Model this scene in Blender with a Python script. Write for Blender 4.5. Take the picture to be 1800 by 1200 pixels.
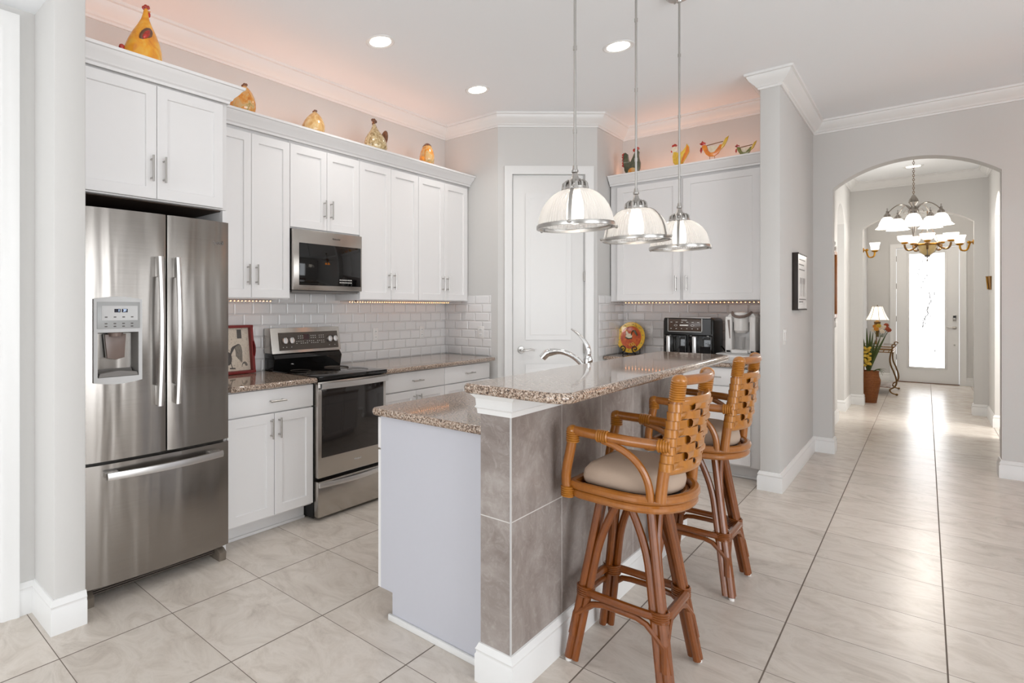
import bpy, bmesh, math, random
from mathutils import Vector, Matrix
random.seed(7)
for o in list(bpy.data.objects): bpy.data.objects.remove(o)
S = bpy.context.scene; COL = S.collection
R = math.radians; PI = math.pi
# ---------------------------------------------------------------- camera
cd = bpy.data.cameras.new('camera'); cam = bpy.data.objects.new('camera', cd); COL.objects.link(cam)
cam.location = (0, 0, 1.36); cam.rotation_euler = (R(90), 0, R(45.9))
cd.sensor_width = 36; cd.lens = 987.0/1800*36; cd.shift_x = (900-609.5)/1800; cd.shift_y = -60/1800; cd.clip_start = .05
S.camera = cam
# ---------------------------------------------------------------- world, exposure
S.view_settings.view_transform = 'Standard'; S.view_settings.look = 'None'
S.view_settings.gamma = 1; S.view_settings.use_curve_mapping = False; S.view_settings.exposure = 0.15
W = bpy.data.worlds.new('sky'); S.world = W; W.use_nodes = True
W.node_tree.nodes['Background'].inputs[0].default_value = (.93, .96, 1, 1); W.node_tree.nodes['Background'].inputs[1].default_value = 2.0
def area(name, loc, rot, sx, sy, power, col=(1, 1, 1), spread=180):
    l = bpy.data.lights.new(name, 'AREA'); l.shape = 'RECTANGLE'; l.size = sx; l.size_y = sy; l.energy = power; l.color = col
    l.spread = R(spread)
    o = bpy.data.objects.new(name, l); o.location = loc; o.rotation_euler = rot; COL.objects.link(o); return o
DAY = (.92, .96, 1)
# daylight through the tall sliders on the right and behind the camera
area('daylight_right_slider', (3.93, .6, 1.25), (0, R(90), 0), 2.3, 3.4, 92, DAY)
area('daylight_right_window', (3.93, 4.6, 1.5), (0, R(90), 0), 1.6, 1.4, 14, DAY)
area('daylight_rear_slider', (-.6, -4.43, 1.25), (R(90), 0, 0), 3.6, 2.3, 88, DAY)
area('fill_foyer_side', (1.98, 8.8, 1.6), (0, R(90), 0), 1.6, 1.8, 95, (1, .98, .95))  # added fill light to brighten the foyer from the right side room
area('fill_foyer_left', (-1.98, 8.9, 1.6), (0, R(-90), 0), 1.6, 1.2, 28, (1, .98, .95))  # weaker fill, likewise added, from the left side room
# warm rope lights lying on top of the wall cabinets
WARM = (1, .50, .32)
area('rope_light_glow_left', (-3.10, 3.1, 2.60), (R(180), 0, 0), .05, 2.6, 2.1, WARM)
area('rope_light_glow_fridge', (-3.05, 1.30, 2.60), (R(180), 0, 0), .05, .8, .8, WARM)
area('rope_light_glow_back', (-1.5, 5.66, 2.60), (R(180), 0, 0), 1.1, .05, 1.1, WARM)
# ---------------------------------------------------------------- mesh helpers
def lin(c):
    if isinstance(c, str): c = [int(c[i:i+2], 16)/255 for i in (0, 2, 4)]
    return tuple((x/12.92 if x <= .04045 else ((x+.055)/1.055)**2.4) for x in c)+(1,)
def TX(base):   # faces +x ; u = y
    return lambda u, n, z: (base+n, u, z)
def TY(base):   # faces -y ; u = x
    return lambda u, n, z: (u, base-n, z)
def TXm(base):  # faces -x ; u = y
    return lambda u, n, z: (base-n, u, z)
ID = lambda a, b, c: (a, b, c)
class MB:
    def __init__(s, T=ID): s.bm = bmesh.new(); s.T = T
    def quad(s, pts, mi=0):
        f = s.bm.faces.new([s.bm.verts.new(s.T(*p)) for p in pts]); f.material_index = mi; return f
    def grid(s, rows, closed_u=False, closed_v=False, caps=False, mi=0):
        V = [[s.bm.verts.new(s.T(*p)) for p in r] for r in rows]
        nu = len(V); nv = len(V[0])
        for i in range(nu if closed_u else nu-1):
            for j in range(nv if closed_v else nv-1):
                a, b, c, d = V[i][j], V[(i+1) % nu][j], V[(i+1) % nu][(j+1) % nv], V[i][(j+1) % nv]
                try: f = s.bm.faces.new((a, b, c, d)); f.material_index = mi
                except ValueError: pass
        if caps:
            for r in (V[0], V[-1]):
                try: f = s.bm.faces.new(r); f.material_index = mi
                except ValueError: pass
        return s
    def box(s, x0, x1, y0, y1, z0, z1, bev=0, seg=2, mi=0):
        t = bmesh.new()
        v = [t.verts.new((x, y, z)) for x in (x0, x1) for y in (y0, y1) for z in (z0, z1)]
        for q in ((0, 1, 3, 2), (4, 6, 7, 5), (0, 4, 5, 1), (2, 3, 7, 6), (0, 2, 6, 4), (1, 5, 7, 3)): t.faces.new([v[i] for i in q])
        if bev: bmesh.ops.bevel(t, geom=t.edges[:], offset=bev, segments=seg, affect='EDGES', profile=.5)
        s.merge(t, mi); return s
    def merge(s, t, mi=0):
        m = {}
        for v in t.verts: m[v] = s.bm.verts.new(s.T(*v.co))
        for f in t.faces:
            g = s.bm.faces.new([m[v] for v in f.verts]); g.material_index = mi
        t.free()
    def prism(s, pts, a0, a1, ax='z', bev=0, mi=0):
        def P(p, a):
            return {'z': (p[0], p[1], a), 'y': (p[0], a, p[1]), 'x': (a, p[0], p[1])}[ax]
        t = bmesh.new()
        A = [t.verts.new(P(p, a0)) for p in pts]; B = [t.verts.new(P(p, a1)) for p in pts]; n = len(pts)
        t.faces.new(A); t.faces.new(B[::-1])
        for i in range(n): t.faces.new((A[i], B[i], B[(i+1) % n], A[(i+1) % n]))
        if bev:
            es = [e for e in t.edges if not (e.verts[0] in A) ^ (e.verts[1] in A)]
            bmesh.ops.bevel(t, geom=es, offset=bev, segments=2, affect='EDGES', profile=.5)
        s.merge(t, mi); return s
    def tube(s, pts, r, seg=10, closed=False, flat=None, mi=0):
        P = [Vector(p) for p in pts]; n = len(P)
        rr = r if isinstance(r, (list, tuple)) else [r]*n
        tan = []
        for i in range(n):
            a = P[(i-1) % n] if (closed or i > 0) else P[i]; b = P[(i+1) % n] if (closed or i < n-1) else P[i]
            tan.append((b-a).normalized())
        up = Vector((0, 0, 1)) if abs(tan[0].z) < .9 else Vector((1, 0, 0))
        N = (up-tan[0]*up.dot(tan[0])).normalized(); rows = []
        for i in range(n):
            N = (N-tan[i]*N.dot(tan[i])).normalized(); B = tan[i].cross(N)
            fa, fb = flat if flat else (1, 1)
            rows.append([tuple(P[i]+(N*math.cos(2*PI*k/seg)*fa+B*math.sin(2*PI*k/seg)*fb)*rr[i]) for k in range(seg)])
        return s.grid(rows, closed_u=closed, closed_v=True, caps=not closed, mi=mi)
    def lathe(s, prof, c=(0, 0, 0), seg=32, ax='z', ripple=None, caps=True, mi=0):
        rows = []
        for r, z in prof:
            row = []
            for k in range(seg):
                a = 2*PI*k/seg; q = r*(1+(ripple(k) if ripple else 0)); x, y = q*math.cos(a), q*math.sin(a)
                p = {'z': (x, y, z), 'x': (z, x, y), 'y': (x, z, y)}[ax]
                row.append((c[0]+p[0], c[1]+p[1], c[2]+p[2]))
            rows.append(row)
        return s.grid(rows, closed_v=True, caps=caps, mi=mi)
    def ball(s, c, r, seg=14, rings=8, sc=(1, 1, 1), rot=None, mi=0):
        t = bmesh.new(); bmesh.ops.create_uvsphere(t, u_segments=seg, v_segments=rings, radius=r)
        M = Matrix.Diagonal((*sc, 1)); 
        if rot: M = Matrix.Rotation(rot[0], 4, rot[1]) @ M
        for v in t.verts: v.co = (M @ v.co)+Vector(c)
        s.merge(t, mi); return s
    def sweep(s, prof, path, mi=0):
        # prof: list of (n, z); path: list of (x, y); normal to the right of travel, mitred
        P = [Vector(p) for p in path]; n = len(P); rows = []
        D = [(P[i+1]-P[i]).normalized() for i in range(n-1)]; Nn = [Vector((d.y, -d.x)) for d in D]
        for i in range(n):
            if i == 0: m = Nn[0]
            elif i == n-1: m = Nn[-1]
            else:
                m = Nn[i-1]+Nn[i]; m = m/(m.dot(Nn[i]))
            rows.append([(P[i].x+m.x*a, P[i].y+m.y*a, z) for a, z in prof])
        return s.grid(rows, closed_v=True, caps=True, mi=mi)
    def shaker(s, u0, u1, z0, z1, n0=0, t=.02, w=.055, d=.009):
        o = [(u0, z0), (u1, z0), (u1, z1), (u0, z1)]; e = .002
        f = [(u0+e, z0+e), (u1-e, z0+e), (u1-e, z1-e), (u0+e, z1-e)]
        a = [(u0+w, z0+w), (u1-w, z0+w), (u1-w, z1-w), (u0+w, z1-w)]
        b = [(u0+w+.003, z0+w+.003), (u1-w-.003, z0+w+.003), (u1-w-.003, z1-w-.003), (u0+w+.003, z1-w-.003)]
        L = [(o, n0), (o, n0+t-e), (f, n0+t), (a, n0+t), (b, n0+t-d)]
        V = [[s.bm.verts.new(s.T(p[0], n, p[1])) for p in q] for q, n in L]
        s.bm.faces.new(V[0]); s.bm.faces.new(V[-1])
        for i in range(len(V)-1):
            for k in range(4): s.bm.faces.new((V[i][k], V[i+1][k], V[i+1][(k+1) % 4], V[i][(k+1) % 4]))
        return s
    def pull(s, u, z, L=.13, n0=.02, vertical=True, off=.03, r=.0055):
        if vertical:
            s.tube([(u, n0+off, z-L/2), (u, n0+off, z+L/2)], r, 10)
            for q in (-.36, .36): s.tube([(u, n0, z+q*L), (u, n0+off, z+q*L)], r*.85, 8)
        else:
            s.tube([(u-L/2, n0+off, z), (u+L/2, n0+off, z)], r, 10)
            for q in (-.36, .36): s.tube([(u+q*L, n0, z), (u+q*L, n0+off, z)], r*.85, 8)
        return s
def origin_of(o):
    v = Vector((0, 0, 0))
    while o: v += o.location; o = o.parent
    return v
def tag(o, label=None, cat=None, group=None, kind=None):
    for k, v in (('label', label), ('category', cat), ('group', group), ('kind', kind)):
        if v: o[k] = v
    return o
def obj(name, mb, mats, parent=None, smooth=35, label=None, cat=None, group=None, kind=None, center=True):
    bm = mb.bm
    bmesh.ops.recalc_face_normals(bm, faces=bm.faces[:])
    lim = R(smooth)
    for f in bm.faces: f.smooth = True
    for e in bm.edges:
        if len(e.link_faces) != 2 or e.calc_face_angle(0) > lim: e.smooth = False
    off = origin_of(parent) if parent else Vector((0, 0, 0))
    loc = Vector((0, 0, 0))
    if not parent and center and kind != 'structure' and len(bm.verts):
        xs = [v.co.x for v in bm.verts]; ys = [v.co.y for v in bm.verts]; zs = [v.co.z for v in bm.verts]
        loc = Vector(((min(xs)+max(xs))/2, (min(ys)+max(ys))/2, min(zs)))
    for v in bm.verts: v.co -= off+loc
    me = bpy.data.meshes.new(name); bm.to_mesh(me); bm.free()
    for m in (mats if isinstance(mats, (list, tuple)) else [mats]): me.materials.append(m)
    o = bpy.data.objects.new(name, me); COL.objects.link(o); o.location = loc
    if parent: o.parent = parent
    return tag(o, label, cat, group, kind)
def thing(name, label, cat, loc, group=None):
    o = bpy.data.objects.new(name, None); o.empty_display_size = .1; COL.objects.link(o); o.location = loc
    return tag(o, label, cat, group)
def dup(root, loc, rotz=0, label=None):
    r = root.copy(); COL.objects.link(r); r.location = loc; r.rotation_euler = (0, 0, rotz)
    if label: r['label'] = label
    for ch in list(root.children):
        c = ch.copy(); COL.objects.link(c); c.parent = r
        for g in ch.children:
            d = g.copy(); COL.objects.link(d); d.parent = c
    return r
def text(name, body, size, M, mat, parent=None, depth=.0004, label=None):
    cu = bpy.data.curves.new(name, 'FONT'); cu.body = body; cu.size = size; cu.extrude = depth; cu.align_x = 'CENTER'; cu.align_y = 'CENTER'
    t = bpy.data.objects.new(name, cu); COL.objects.link(t)
    me = bpy.data.meshes.new_from_object(t); bpy.data.objects.remove(t)
    off = origin_of(parent) if parent else Vector((0, 0, 0))
    for v in me.vertices: v.co = (M @ v.co)-off
    me.materials.clear(); me.materials.append(mat)
    o = bpy.data.objects.new(name, me); COL.objects.link(o)
    if parent: o.parent = parent
    return tag(o, label)
def faceM(x, y, z, kind):
    # text plane matrices: '+x' reads along +y, '-y' reads along +x
    if kind == '+x': return Matrix(((0, 0, 1, x), (1, 0, 0, y), (0, 1, 0, z), (0, 0, 0, 1)))
    return Matrix(((1, 0, 0, x), (0, 0, -1, y), (0, 1, 0, z), (0, 0, 0, 1)))
def bez(p0, p1, p2, p3, n=10):
    P = [Vector(p) for p in (p0, p1, p2, p3)]; out = []
    for i in range(n+1):
        t = i/n; out.append(tuple(P[0]*(1-t)**3+P[1]*3*t*(1-t)**2+P[2]*3*t*t*(1-t)+P[3]*t**3))
    return out
# ---------------------------------------------------------------- materials
class NT:
    def __init__(s, name):
        s.m = bpy.data.materials.new(name); s.m.use_nodes = True; s.t = s.m.node_tree; s.b = s.t.nodes['Principled BSDF']; s.out = s.t.nodes['Material Output']
    def n(s, typ, **kw):
        x = s.t.nodes.new(typ)
        for k, v in kw.items():
            if k.startswith('i_'): x.inputs[k[2:].replace('_', ' ')].default_value = v
            else: setattr(x, k, v)
        return x
    def l(s, a, b): s.t.links.new(a, b)
    def math(s, op, a, b=None, clamp=False):
        x = s.n('ShaderNodeMath', operation=op, use_clamp=clamp)
        for i, v in enumerate((a, b)):
            if v is None: continue
            if isinstance(v, (int, float)): x.inputs[i].default_value = v
            else: s.l(v, x.inputs[i])
        return x.outputs[0]
    def mix(s, f, a, b):
        x = s.n('ShaderNodeMix', data_type='RGBA')
        for k, v in ((0, f), (6, a), (7, b)):
            if isinstance(v, (int, float, tuple)): x.inputs[k].default_value = v
            else: s.l(v, x.inputs[k])
        return x.outputs[2]
    def noise(s, vec, scale, detail=3, rough=.5, dist=0):
        x = s.n('ShaderNodeTexNoise'); x.inputs['Scale'].default_value = scale; x.inputs['Detail'].default_value = detail
        x.inputs['Roughness'].default_value = rough; x.inputs['Distortion'].default_value = dist
        if vec is not None: s.l(vec, x.inputs['Vector'])
        return x.outputs['Fac']
    def ramp(s, f, stops):
        x = s.n('ShaderNodeValToRGB'); e = x.color_ramp.elements
        while len(e) < len(stops): e.new(.5)
        for i, (p, c) in enumerate(stops): e[i].position = p; e[i].color = lin(c) if isinstance(c, str) else (c, c, c, 1)
        s.l(f, x.inputs[0]); return x.outputs[0]
    def coord(s, sc=None):
        c = s.n('ShaderNodeTexCoord').outputs['Object']
        if sc:
            m = s.n('ShaderNodeMapping'); m.inputs['Scale'].default_value = sc; s.l(c, m.inputs[0]); return m.outputs[0]
        return c
    def bump(s, h, strength=.2, dist=.01):
        x = s.n('ShaderNodeBump'); x.inputs['Strength'].default_value = strength; x.inputs['Distance'].default_value = dist
        s.l(h, x.inputs['Height']); s.l(x.outputs[0], s.b.inputs['Normal'])
    def set(s, **kw):
        for k, v in kw.items():
            i = s.b.inputs[k.replace('_', ' ')]
            if isinstance(v, (int, float, tuple)): i.default_value = v
            else: s.l(v, i)
        return s.m
def paint(name, col, rough=.5, var=.02, nscale=60, bump=.03, metal=0, coat=0, spec=.5):
    k = NT(name); c = lin(col); d = tuple(x*(1-var*2) for x in c[:3])+(1,)
    f = k.noise(k.coord(), nscale, 3)
    k.set(Base_Color=k.mix(f, d, c), Roughness=rough, Metallic=metal, Coat_Weight=coat, Specular_IOR_Level=spec)
    if bump: k.bump(f, bump, .002)
    return k.m
def glow(name, col, strength):
    k = NT(name); k.set(Base_Color=lin(col), Emission_Color=lin(col), Emission_Strength=strength); return k.m
M = {}
M['wall'] = paint('wall_paint', 'D1CFCC', .75, .01, 120, .05)
M['ceil'] = paint('ceiling_paint', 'F5F7F9', .85, .01, 140, .08)
M['trim'] = paint('trim_white', 'E6E5E3', .35, .005, 30, 0)
M['cab'] = paint('cabinet_white', 'E9E7E6', .33, .006, 25, 0)
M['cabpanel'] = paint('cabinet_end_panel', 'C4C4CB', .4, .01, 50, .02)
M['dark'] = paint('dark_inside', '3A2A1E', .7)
M['nickel'] = paint('brushed_nickel', 'B9B6B2', .28, .03, 200, .02, metal=1)
M['chrome'] = paint('chrome', 'E4E4E4', .06, .01, 20, 0, metal=1)
M['gold'] = paint('antique_brass', 'B5822F', .3, .08, 60, .05, metal=1)
M['bronze'] = paint('antique_bronze', '8A6A45', .35, .1, 80, .05, metal=1)
M['silver'] = paint('brushed_silver', 'A9A29B', .25, .03, 100, .02, metal=1)
M['black'] = paint('black_plastic', '161413', .35, .05)
M['blackglass'] = paint('black_glass', '0B0A0A', .04, .02, 20, 0)
M['ovenglass'] = paint('oven_door_glass', '26211F', .06, .1, 8, 0)
M['greyplastic'] = paint('grey_plastic', '77736F', .4, .03)
M['lightgrey'] = paint('light_grey_plastic', 'C3C2C1', .3, .02)
M['panelgrey'] = paint('dispenser_panel_grey', 'A5A5A4', .3, .02)
M['whiteplastic'] = paint('white_plastic', 'E6E3E0', .25, .01)
M['brownplastic'] = paint('fryer_fascia_brown', '4A3A30', .25, .05)
M['taupeplastic'] = paint('taupe_plastic', '7B6A62', .3, .03)
M['cushion'] = paint('beige_cushion_fabric', 'B9A390', .75, .04, 300, .15)
M['red'] = paint('red_lacquer', '7E1F1D', .3, .1, 30)
M['text'] = paint('dark_ink', '55504D', .5); M['inklight'] = paint('white_ink', 'D8D4CE', .5)
M['greybrown'] = paint('grille_dark', '4E453D', .6)  # dark grey-brown of the grille, burner rings and range control panel
M['foot'] = paint('fridge_foot_grey', '6E6459', .5)
M['bulb'] = glow('lit_bulb', 'FFF6EA', 5)
M['down'] = glow('downlight_lens', 'FFF7EC', 9)
M['bead'] = glow('rope_light_bead', 'FFA868', 9)
M['amber'] = glow('amber_shade_lit', 'FF9A30', 3.5)
M['doorglass'] = glow('daylit_frosted_glass', 'FAFCFF', 3)
M['lampshade'] = glow('lit_fabric_shade', 'F2EEE2', .75)
M['shadeglass'] = glow('lit_opal_glass', 'FFFBF4', 1.15)
M['bluelcd'] = glow('blue_display', '2A3C8C', .5); M['lcdtext'] = glow('display_digits', 'BFD4FF', 1.5)
M['darklcd'] = paint('display_black', '14162A', .15)
def steel():
    k = NT('brushed_stainless'); c = k.coord((1, 1, 1))
    cs = k.coord((3, 3, 700)); fine = k.noise(cs, 1, 3)
    big = k.noise(k.coord((1.5, 9, .9)), 1.0, 1.5, .5, .3)
    k.set(Base_Color=k.mix(fine, lin('8F8A84'), lin('9E9994')), Metallic=1.0, Roughness=k.math('ADD', k.math('MULTIPLY', fine, .08), .20), Anisotropic=.5)
    h = k.math('ADD', k.math('MULTIPLY', big, 1.0), k.math('MULTIPLY', fine, .004)); k.bump(h, .35, .03); return k.m
M['steel'] = steel()
M['steelsmooth'] = paint('appliance_steel_trim', 'BDB8B2', .22, .02, 200, .01, metal=1)
M['steellight'] = paint('handle_steel', 'D9D8D7', .3, .01, 200, .01, metal=1)
def floor_mat():
    k = NT('floor_porcelain_tile'); c = k.coord(); sp = k.n('ShaderNodeSeparateXYZ'); k.l(c, sp.inputs[0])
    fx = k.math('DIVIDE', k.math('SUBTRACT', sp.outputs[0], .056), .478); fy = k.math('DIVIDE', k.math('SUBTRACT', sp.outputs[1], .714), .467)
    def edge(f, size, w):
        g = k.math('ABSOLUTE', k.math('SUBTRACT', k.math('FRACT', f), .5)); return k.math('GREATER_THAN', g, .5-w/size/2)
    grout = k.math('MAXIMUM', edge(fx, .478, .0052), edge(fy, .467, .0034))
    cb = k.n('ShaderNodeCombineXYZ'); k.l(k.math('FLOOR', fx), cb.inputs[0]); k.l(k.math('FLOOR', fy), cb.inputs[1])
    wn = k.n('ShaderNodeTexWhiteNoise', noise_dimensions='3D'); k.l(cb.outputs[0], wn.inputs['Vector'])
    sc = k.n('ShaderNodeVectorMath', operation='SCALE'); sc.inputs['Scale'].default_value = 20; k.l(wn.outputs['Color'], sc.inputs[0])
    ad = k.n('ShaderNodeVectorMath', operation='ADD'); k.l(c, ad.inputs[0]); k.l(sc.outputs[0], ad.inputs[1])
    mp = k.n('ShaderNodeMapping'); mp.inputs['Rotation'].default_value = (0, 0, .5); mp.inputs['Scale'].default_value = (1, 1.5, 1); k.l(ad.outputs[0], mp.inputs[0])
    v1 = k.noise(mp.outputs[0], 4.5, 9, .68, 1.2); v2 = k.noise(mp.outputs[0], 16, 7, .75, 1.2)
    col = k.ramp(v1, [(.28, 'BDB2A7'), (.45, 'D0C6BB'), (.58, 'DAD1C7'), (.75, 'C7BDB2')])
    veins = k.ramp(v2, [(.46, 0.0), (.5, 1.0), (.54, 0.0)])
    col = k.mix(k.math('MULTIPLY', veins, .16), col, lin('DDD2C5'))
    br = k.math('ADD', k.math('MULTIPLY', wn.outputs['Value'], .09), .93)
    m = k.n('ShaderNodeMix', data_type='RGBA', blend_type='MULTIPLY'); m.inputs[0].default_value = 1; k.l(col, m.inputs[6])
    cc = k.n('ShaderNodeCombineXYZ'); [k.l(br, cc.inputs[i]) for i in range(3)]; k.l(cc.outputs[0], m.inputs[7])
    k.set(Base_Color=k.mix(grout, m.outputs[2], lin('6E6258')), Roughness=k.math('ADD', k.math('MULTIPLY', grout, .5), k.math('ADD', k.math('MULTIPLY', v2, .10), .20)), Specular_IOR_Level=.5)
    h = k.math('SUBTRACT', k.math('MULTIPLY', v2, .15), grout); k.bump(h, .25, .002); return k.m
M['floor'] = floor_mat()
def subway(name, ax):
    k = NT(name); c = k.coord(); sp = k.n('ShaderNodeSeparateXYZ'); k.l(c, sp.inputs[0]); cb = k.n('ShaderNodeCombineXYZ')
    k.l(sp.outputs[ax], cb.inputs[0]); k.l(k.math('SUBTRACT', sp.outputs[2], .914), cb.inputs[1])
    def br(ms, sm):
        b = k.n('ShaderNodeTexBrick'); b.offset = .5; k.l(cb.outputs[0], b.inputs['Vector'])
        b.inputs['Scale'].default_value = 1; b.inputs['Brick Width'].default_value = .15; b.inputs['Row Height'].default_value = .0794
        b.inputs['Mortar Size'].default_value = ms; b.inputs['Mortar Smooth'].default_value = sm; return b.outputs['Fac']
    g = br(.0012, 0); bev = br(.011, 1.0)
    k.set(Base_Color=k.mix(g, lin('DEDCDB'), lin('C9C5C2')), Roughness=k.math('ADD', k.math('MULTIPLY', g, .4), .1))
    k.bump(k.math('SUBTRACT', 1.0, bev), 1.0, .004); return k.m
M['tileX'] = subway('subway_tile_side', 1); M['tileY'] = subway('subway_tile_back', 0)
def granite():
    k = NT('speckled_granite'); c = k.coord()
    n1 = k.noise(c, 120, 4, .75); n2 = k.noise(c, 230, 3, .7); n3 = k.noise(c, 45, 2)
    v = k.n('ShaderNodeTexVoronoi'); v.inputs['Scale'].default_value = 150; k.l(c, v.inputs['Vector'])
    col = k.ramp(n1, [(.36, '2A2320'), (.42, '6B5343'), (.48, 'A08774'), (.56, 'C2B09F'), (.66, 'D8CCBF')])
    s2 = k.ramp(v.outputs['Color'], [(.2, 0.0), (.35, 1.0)])
    col = k.mix(k.ramp(n2, [(.38, 1.0), (.46, 0.0)]), col, lin('1E1A18'))
    col = k.mix(k.ramp(n2, [(.6, 0.0), (.7, .6)]), col, lin('B7A99B'))
    k.set(Base_Color=col, Roughness=.07, Coat_Weight=.3, Coat_Roughness=.03); return k.m
M['granite'] = granite()
def kneetile():
    k = NT('grey_stone_wall_tile'); c = k.coord(); sp = k.n('ShaderNodeSeparateXYZ'); k.l(c, sp.inputs[0])
    fy = k.math('FRACT', k.math('DIVIDE', k.math('SUBTRACT', sp.outputs[1], 2.17-.39*4), .39)); gy = k.math('LESS_THAN', fy, .010)
    gz = k.math('LESS_THAN', k.math('ABSOLUTE', k.math('SUBTRACT', sp.outputs[2], .606)), .002)
    g = k.math('MAXIMUM', gy, gz)
    n1 = k.noise(c, 3.5, 7, .65, 1.0); n2 = k.noise(c, 18, 8, .75, 2.0)
    col = k.ramp(n1, [(.3, '7A6E68'), (.5, '948A84'), (.7, 'ADA5A0')])
    col = k.mix(k.math('MULTIPLY', k.ramp(n2, [(.5, 0.0), (.66, 1.0)]), .22), col, lin('CFC8C2'))
    k.set(Base_Color=k.mix(g, col, lin('CFCBC6')), Roughness=.42); k.bump(k.math('SUBTRACT', k.math('MULTIPLY', n2, .5), g), .35, .003); return k.m
M['kneetile'] = kneetile()
def rattan(name, a, b, dark, rings=True):
    k = NT(name); c = k.coord(); n1 = k.noise(c, 14, 4, .6); n2 = k.noise(k.coord((1, 1, .25)), 120, 3, .6)
    col = k.mix(n1, lin(a), lin(b)); col = k.mix(k.math('MULTIPLY', n2, .45), col, lin(dark))
    k.set(Base_Color=col, Roughness=.28, Coat_Weight=.35, Coat_Roughness=.12); k.bump(n2, .12, .002); return k.m
M['rattan'] = rattan('rattan_pole', 'B9742A', '935519', '53290F')
M['rattandark'] = rattan('rattan_leg_pole', '985217', '6A350D', '3C1E0A')
M['wicker'] = rattan('woven_rattan_strap', 'C58129', 'A3631B', '5E3411')
def basket():
    k = NT('woven_basket'); c = k.coord(); sp = k.n('ShaderNodeSeparateXYZ'); k.l(c, sp.inputs[0])
    w = k.math('SINE', k.math('MULTIPLY', sp.outputs[2], 260)); n = k.noise(c, 60, 3)
    k.set(Base_Color=k.mix(n, lin('9A5A22'), lin('6B3712')), Roughness=.6); k.bump(k.math('ADD', w, n), .5, .004); return k.m
M['basket'] = basket()
def glaze(name, stops, sc=22, rough=.12):
    k = NT(name); n = k.noise(k.coord((1, 1, .7)), sc, 4, .6, 1.2)
    k.set(Base_Color=k.ramp(n, stops), Roughness=rough, Coat_Weight=.6, Coat_Roughness=.05); return k.m
M['gz_yellow'] = glaze('yellow_glaze', [(.3, 'D97B12'), (.5, 'F0A41C'), (.7, 'F4BE4A')], 14)
M['gz_cream'] = glaze('cream_glaze', [(.3, 'B98446'), (.5, 'D8AE70'), (.7, 'E6CFA0')], 18)
M['gz_amber'] = glaze('amber_glaze', [(.3, 'C5671A'), (.45, 'E0983C'), (.6, 'D9B27A'), (.75, 'A08A3C')], 24)
M['gz_speck'] = glaze('speckled_glaze', [(.32, '7C6138'), (.48, 'C7AE80'), (.7, 'E2D4B0')], 40)
M['gz_brown'] = glaze('brown_glaze', [(.3, '4A2A16'), (.6, '7E4A26')], 30)
M['gz_red'] = glaze('red_glaze', [(.3, '7A1710'), (.6, 'C42D18')], 30)
M['gz_orange'] = glaze('orange_paint', [(.3, 'E06A10'), (.6, 'F59A1C')], 14, .3)
M['gz_green'] = glaze('dark_green_paint', [(.3, '2C3020'), (.6, '55583A')], 20, .3)
M['gz_olive'] = glaze('olive_paint', [(.3, '6A6A22'), (.6, '8F8A34')], 20, .3)
M['gz_yel2'] = glaze('golden_paint', [(.3, 'D9A42A'), (.6, 'F2CE3E')], 20, .3)
M['gz_pale'] = glaze('pale_paint', [(.3, 'E3CFAE'), (.6, 'F2E6CF')], 20, .3)
M['leaf'] = paint('leaf_green', '4A5A28', .45, .15, 20, .1)
M['petal_r'] = paint('petal_red', 'A84A28', .6); M['petal_o'] = paint('petal_orange', 'D89030', .6); M['petal_w'] = paint('petal_cream', 'E9DCC8', .6); M['petal_y'] = paint('petal_yellow', 'D3B040', .6)
def clearglass(name, tint='FFFFFF', frost=0.0, alpha=.9):
    k = NT(name); t = k.t; t.nodes.remove(k.b)
    tr = k.n('ShaderNodeBsdfTransparent'); tr.inputs[0].default_value = lin(tint); gl = k.n('ShaderNodeBsdfGlossy'); gl.inputs['Roughness'].default_value = .05
    fr = k.n('ShaderNodeLayerWeight'); fr.inputs[0].default_value = .35; mx = k.n('ShaderNodeMixShader'); k.l(k.math('ADD', k.math('MULTIPLY', k.math('POWER', fr.outputs['Facing'], 2.5), .55), .04), mx.inputs[0]); k.l(tr.outputs[0], mx.inputs[1]); k.l(gl.outputs[0], mx.inputs[2])
    last = mx.outputs[0]
    if frost:
        tl = k.n('ShaderNodeBsdfTranslucent'); tl.inputs[0].default_value = (1, 1, 1, 1); df = k.n('ShaderNodeBsdfDiffuse'); df.inputs[0].default_value = (.9, .9, .9, 1)
        m2 = k.n('ShaderNodeMixShader'); m2.inputs[0].default_value = .4; k.l(tl.outputs[0], m2.inputs[1]); k.l(df.outputs[0], m2.inputs[2])
        m3 = k.n('ShaderNodeMixShader'); m3.inputs[0].default_value = frost; k.l(last, m3.inputs[1]); k.l(m2.outputs[0], m3.inputs[2]); last = m3.outputs[0]
    k.l(last, k.out.inputs['Surface']); return k.m
M['glass'] = clearglass('clear_glass'); M['ribglass'] = clearglass('ribbed_pendant_glass', 'FBFAF8', .36)
def art(name, base, ink, sc, thr=.56):
    k = NT(name); c = k.coord(); n = k.noise(c, sc, 5, .7, 1.5); w = k.noise(c, 9, 3)
    k.set(Base_Color=k.mix(k.ramp(n, [(thr, 0.0), (thr+.05, .55)]), k.mix(w, lin(base), lin('CBBBA8')), lin(ink)), Roughness=.5); return k.m
M['trayart'] = art('printed_letter_paper', 'DDD2C2', '8A7B70', 70)
M['platerim'] = glaze('plate_rim_yellow', [(.35, 'A87A20'), (.42, 'E3B028'), (.7, 'EDC03A')], 60)
M['platecentre'] = glaze('plate_centre_orange', [(.3, '9A2A14'), (.5, 'C9521A'), (.7, 'D87020')], 30)
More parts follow.
